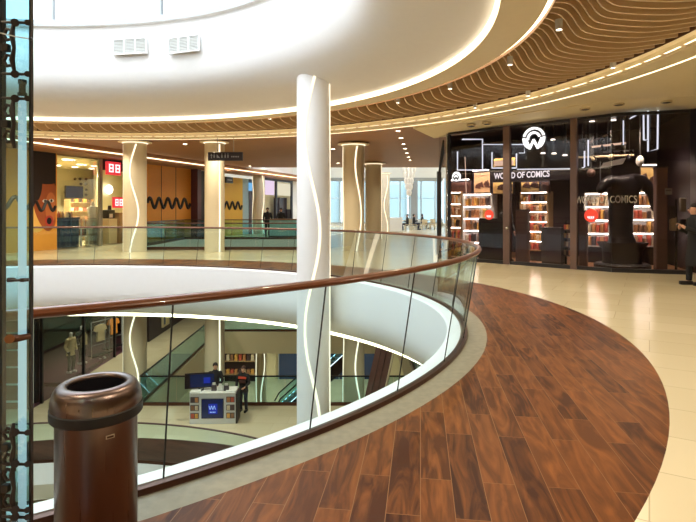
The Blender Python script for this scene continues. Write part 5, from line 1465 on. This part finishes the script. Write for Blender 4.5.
person('person in a red top on the bottom level in front of the stocked shop', (-9.0, 34.5, ZB), R(0), 'stand', 1.7, top=M['redcl'])
ds = empty('shopfront', 'dark glazed bottom level front behind the escalator', 'shopfront', (-2, 39, ZB))
MB().box2((-5.2, 39, ZB), (2.6, 39.1, ZL - 1.4)).build('dark_glazing', M['navy'], ds, world=True)
for k in range(6): MB().box2((-5.2 + 1.5 * k, 38.9, ZB), (-5.14 + 1.5 * k, 39.0, ZL - 1.4)).build('post', M['greyframe'], ds, world=True)
struct(MB().box2((X0, 39.2, ZB), (X1, 39.3, ZL - 1.3)).build('wall_bottom', M['cream']), 'cream wall of the bottom level')

def escalator(label, a, c, w_, m):
    """inclined stair from foot a to head c"""
    a, c = Vector(a), Vector(c); d_ = c - a; flat = Vector((d_.x, d_.y, 0)).normalized(); side = Vector((-flat.y, flat.x, 0)) * (w_ / 2)
    t = empty('escalator', label, 'escalator', a)
    b = MB(); b.prism([a - side - Vector((0, 0, .9)), c - side - Vector((0, 0, .9)), c - side + Vector((0, 0, .05)), a - side + Vector((0, 0, .05))], side * 2); b.build('truss_cladding', m, t, world=True)
    n_ = max(6, int(d_.z / .2)); b = MB()
    for k in range(n_):
        p = a + d_ * ((k + .5) / n_); b.box((p.x, p.y, p.z + .10), (w_ * .8 if abs(flat.y) > .7 else .36, .36 if abs(flat.y) > .7 else w_ * .8, .12))
    b.build('steps', M['grey'], t, world=True)
    for sg_ in (-1, 1):
        s_ = side * sg_; q0, q1 = a + s_, c + s_
        b = MB(); b.prism([q0 + Vector((0, 0, .05)), q1 + Vector((0, 0, .05)), q1 + Vector((0, 0, .85)), q0 + Vector((0, 0, .85))], s_ * .02); b.build('side_glass', M['glass'], t, world=True)
        MB().tube([q0 + Vector((0, 0, .4)) - flat * .3, q0 + Vector((0, 0, .9)), q1 + Vector((0, 0, .9)), q1 + Vector((0, 0, .9)) + flat * .5], .045, 8).build('handrail', M['rubber'], t, world=True)
        MB().tube([q0 + Vector((0, 0, .12)) + s_ * .03, q1 + Vector((0, 0, .12)) + s_ * .03], .018, 6).build('light_line', M['ledwhite'], t, world=True)
    return t
escalator('dark escalator with light lines rising from the bottom level under the beige slab edge', (-4.3, 33.0, ZB), (1.6, 34.2, ZL - .4), 1.1, M['nearblack'])
fl = empty('stair_flank', 'dark brown clad leaning stair flank rising past the oval opening at the right', 'stair', (wx(370, 17.4), 17.4, ZL))
P0 = [at(358.5, 424, 17.6), at(375.5, 431.5, 17.0), at(397, 330, 17.6), at(380, 330, 18.3)]
MB().prism(P0, (.15, .5, 0)).build('cladding', M['darkbrown'], fl, world=True)
MB().tube([P0[1] + Vector((.03, -.03, 0)), P0[2] + Vector((.03, -.03, 0))], .03, 8).build('edge_trim', M['column'], fl, world=True)
for f_ in (.33, .66): MB().tube([P0[0].lerp(P0[1], f_) + Vector((0, -.012, 0)), P0[3].lerp(P0[2], f_) + Vector((0, -.012, 0))], .008, 6).build('seam', M['black'], fl, world=True)
kb = empty('dark_cabinet', 'tall dark cabinet between the lower columns one level down', 'cabinet', (wx(337, 27), 33, ZL)); MB().box((0, 0, .85), (1.0, .5, 1.7), bev=.02).build('carcass', M['nearblack'], kb); MB().box((0, -.26, .9), (.8, .02, 1.3)).build('front_panel', M['navy'], kb)

# ------------------------------------------------------------------ light
for p, n in loop(15, off=0, start=1.0):
    q = p + n * 4.15
    spot((q.x, q.y, 4.22), 95, 2.4)
for p, n in loop(11, start=.4):
    q = p + n * .8; spot((q.x, q.y, 4.24), 45, 2.5)
for y in (18.6, 23, 27, 31):
    for x in (-10.3, -6.8, -2.6, 3.2): spot((x, y, 4.2), 42, 2.5)
for px, v in ((66, 2.0), (80, 2.5), (92, 2.0), (110, 1.8)):
    q = fac(px, v); spot((q.x, q.y, 3.8), 240, 2.6, col=(1, .88, .62))
for q in (s1(456, .55), s1(480, .5), s1(510, .4), s1(535, .5), s1(598, .4), s2(645, .5)): spot((q.x, q.y, 4.1), 110, 1.5, col=(1, .84, .62)).rotation_euler = Vector((N1.x * .40, N1.y * .40, -1)).to_track_quat('-Z', 'Y').to_euler()
for x, y in ((-9, 17.2), (-5, 17.4), (-1, 17.3), (-10, 24), (-9.6, 28), (4, 18), (5, 24), (-14, 12), (4, 10), (3, 5), (-2, 33), (-6, 33)):
    spot((x, y, -1.5), 90, 2.5, col=(1, .88, .66))
for x, y in ((-13, 21.5), (-12.6, 23.5), (-12.6, 26.5), (-11.7, 22.6), (-11.7, 24.2), (-11.7, 26)): spot((x, y, -1.6), 45, 1.2, col=(1, .8, .6))
for x, y in ((-8, 35), (-3, 36), (1, 36)): spot((x, y, ZL - 1.4), 120, 2.6, col=(1, .9, .7))
# daylight: pale overcast sky through the clerestory, the open light well and the hall
wd = bpy.data.worlds.new('sky'); sc.world = wd; wd.use_nodes = True
nt = wd.node_tree; bg = nt.nodes['Background']
bg.inputs['Color'].default_value = (0.86, 0.93, 1.0, 1); bg.inputs['Strength'].default_value = 7.2
sc.cycles.max_bounces = 8; sc.cycles.transparent_max_bounces = 24; sc.cycles.glossy_bounces = 4; sc.cycles.diffuse_bounces = 4
sc.cycles.sample_clamp_indirect = 4.0
sc.cycles.caustics_reflective = False; sc.cycles.caustics_refractive = False
sc.view_settings.view_transform = 'Standard'; sc.view_settings.look = 'None'
sc.view_settings.gamma = 1.0; sc.view_settings.exposure = 0.0
try: sc.view_settings.use_curve_mapping = False
except Exception: pass
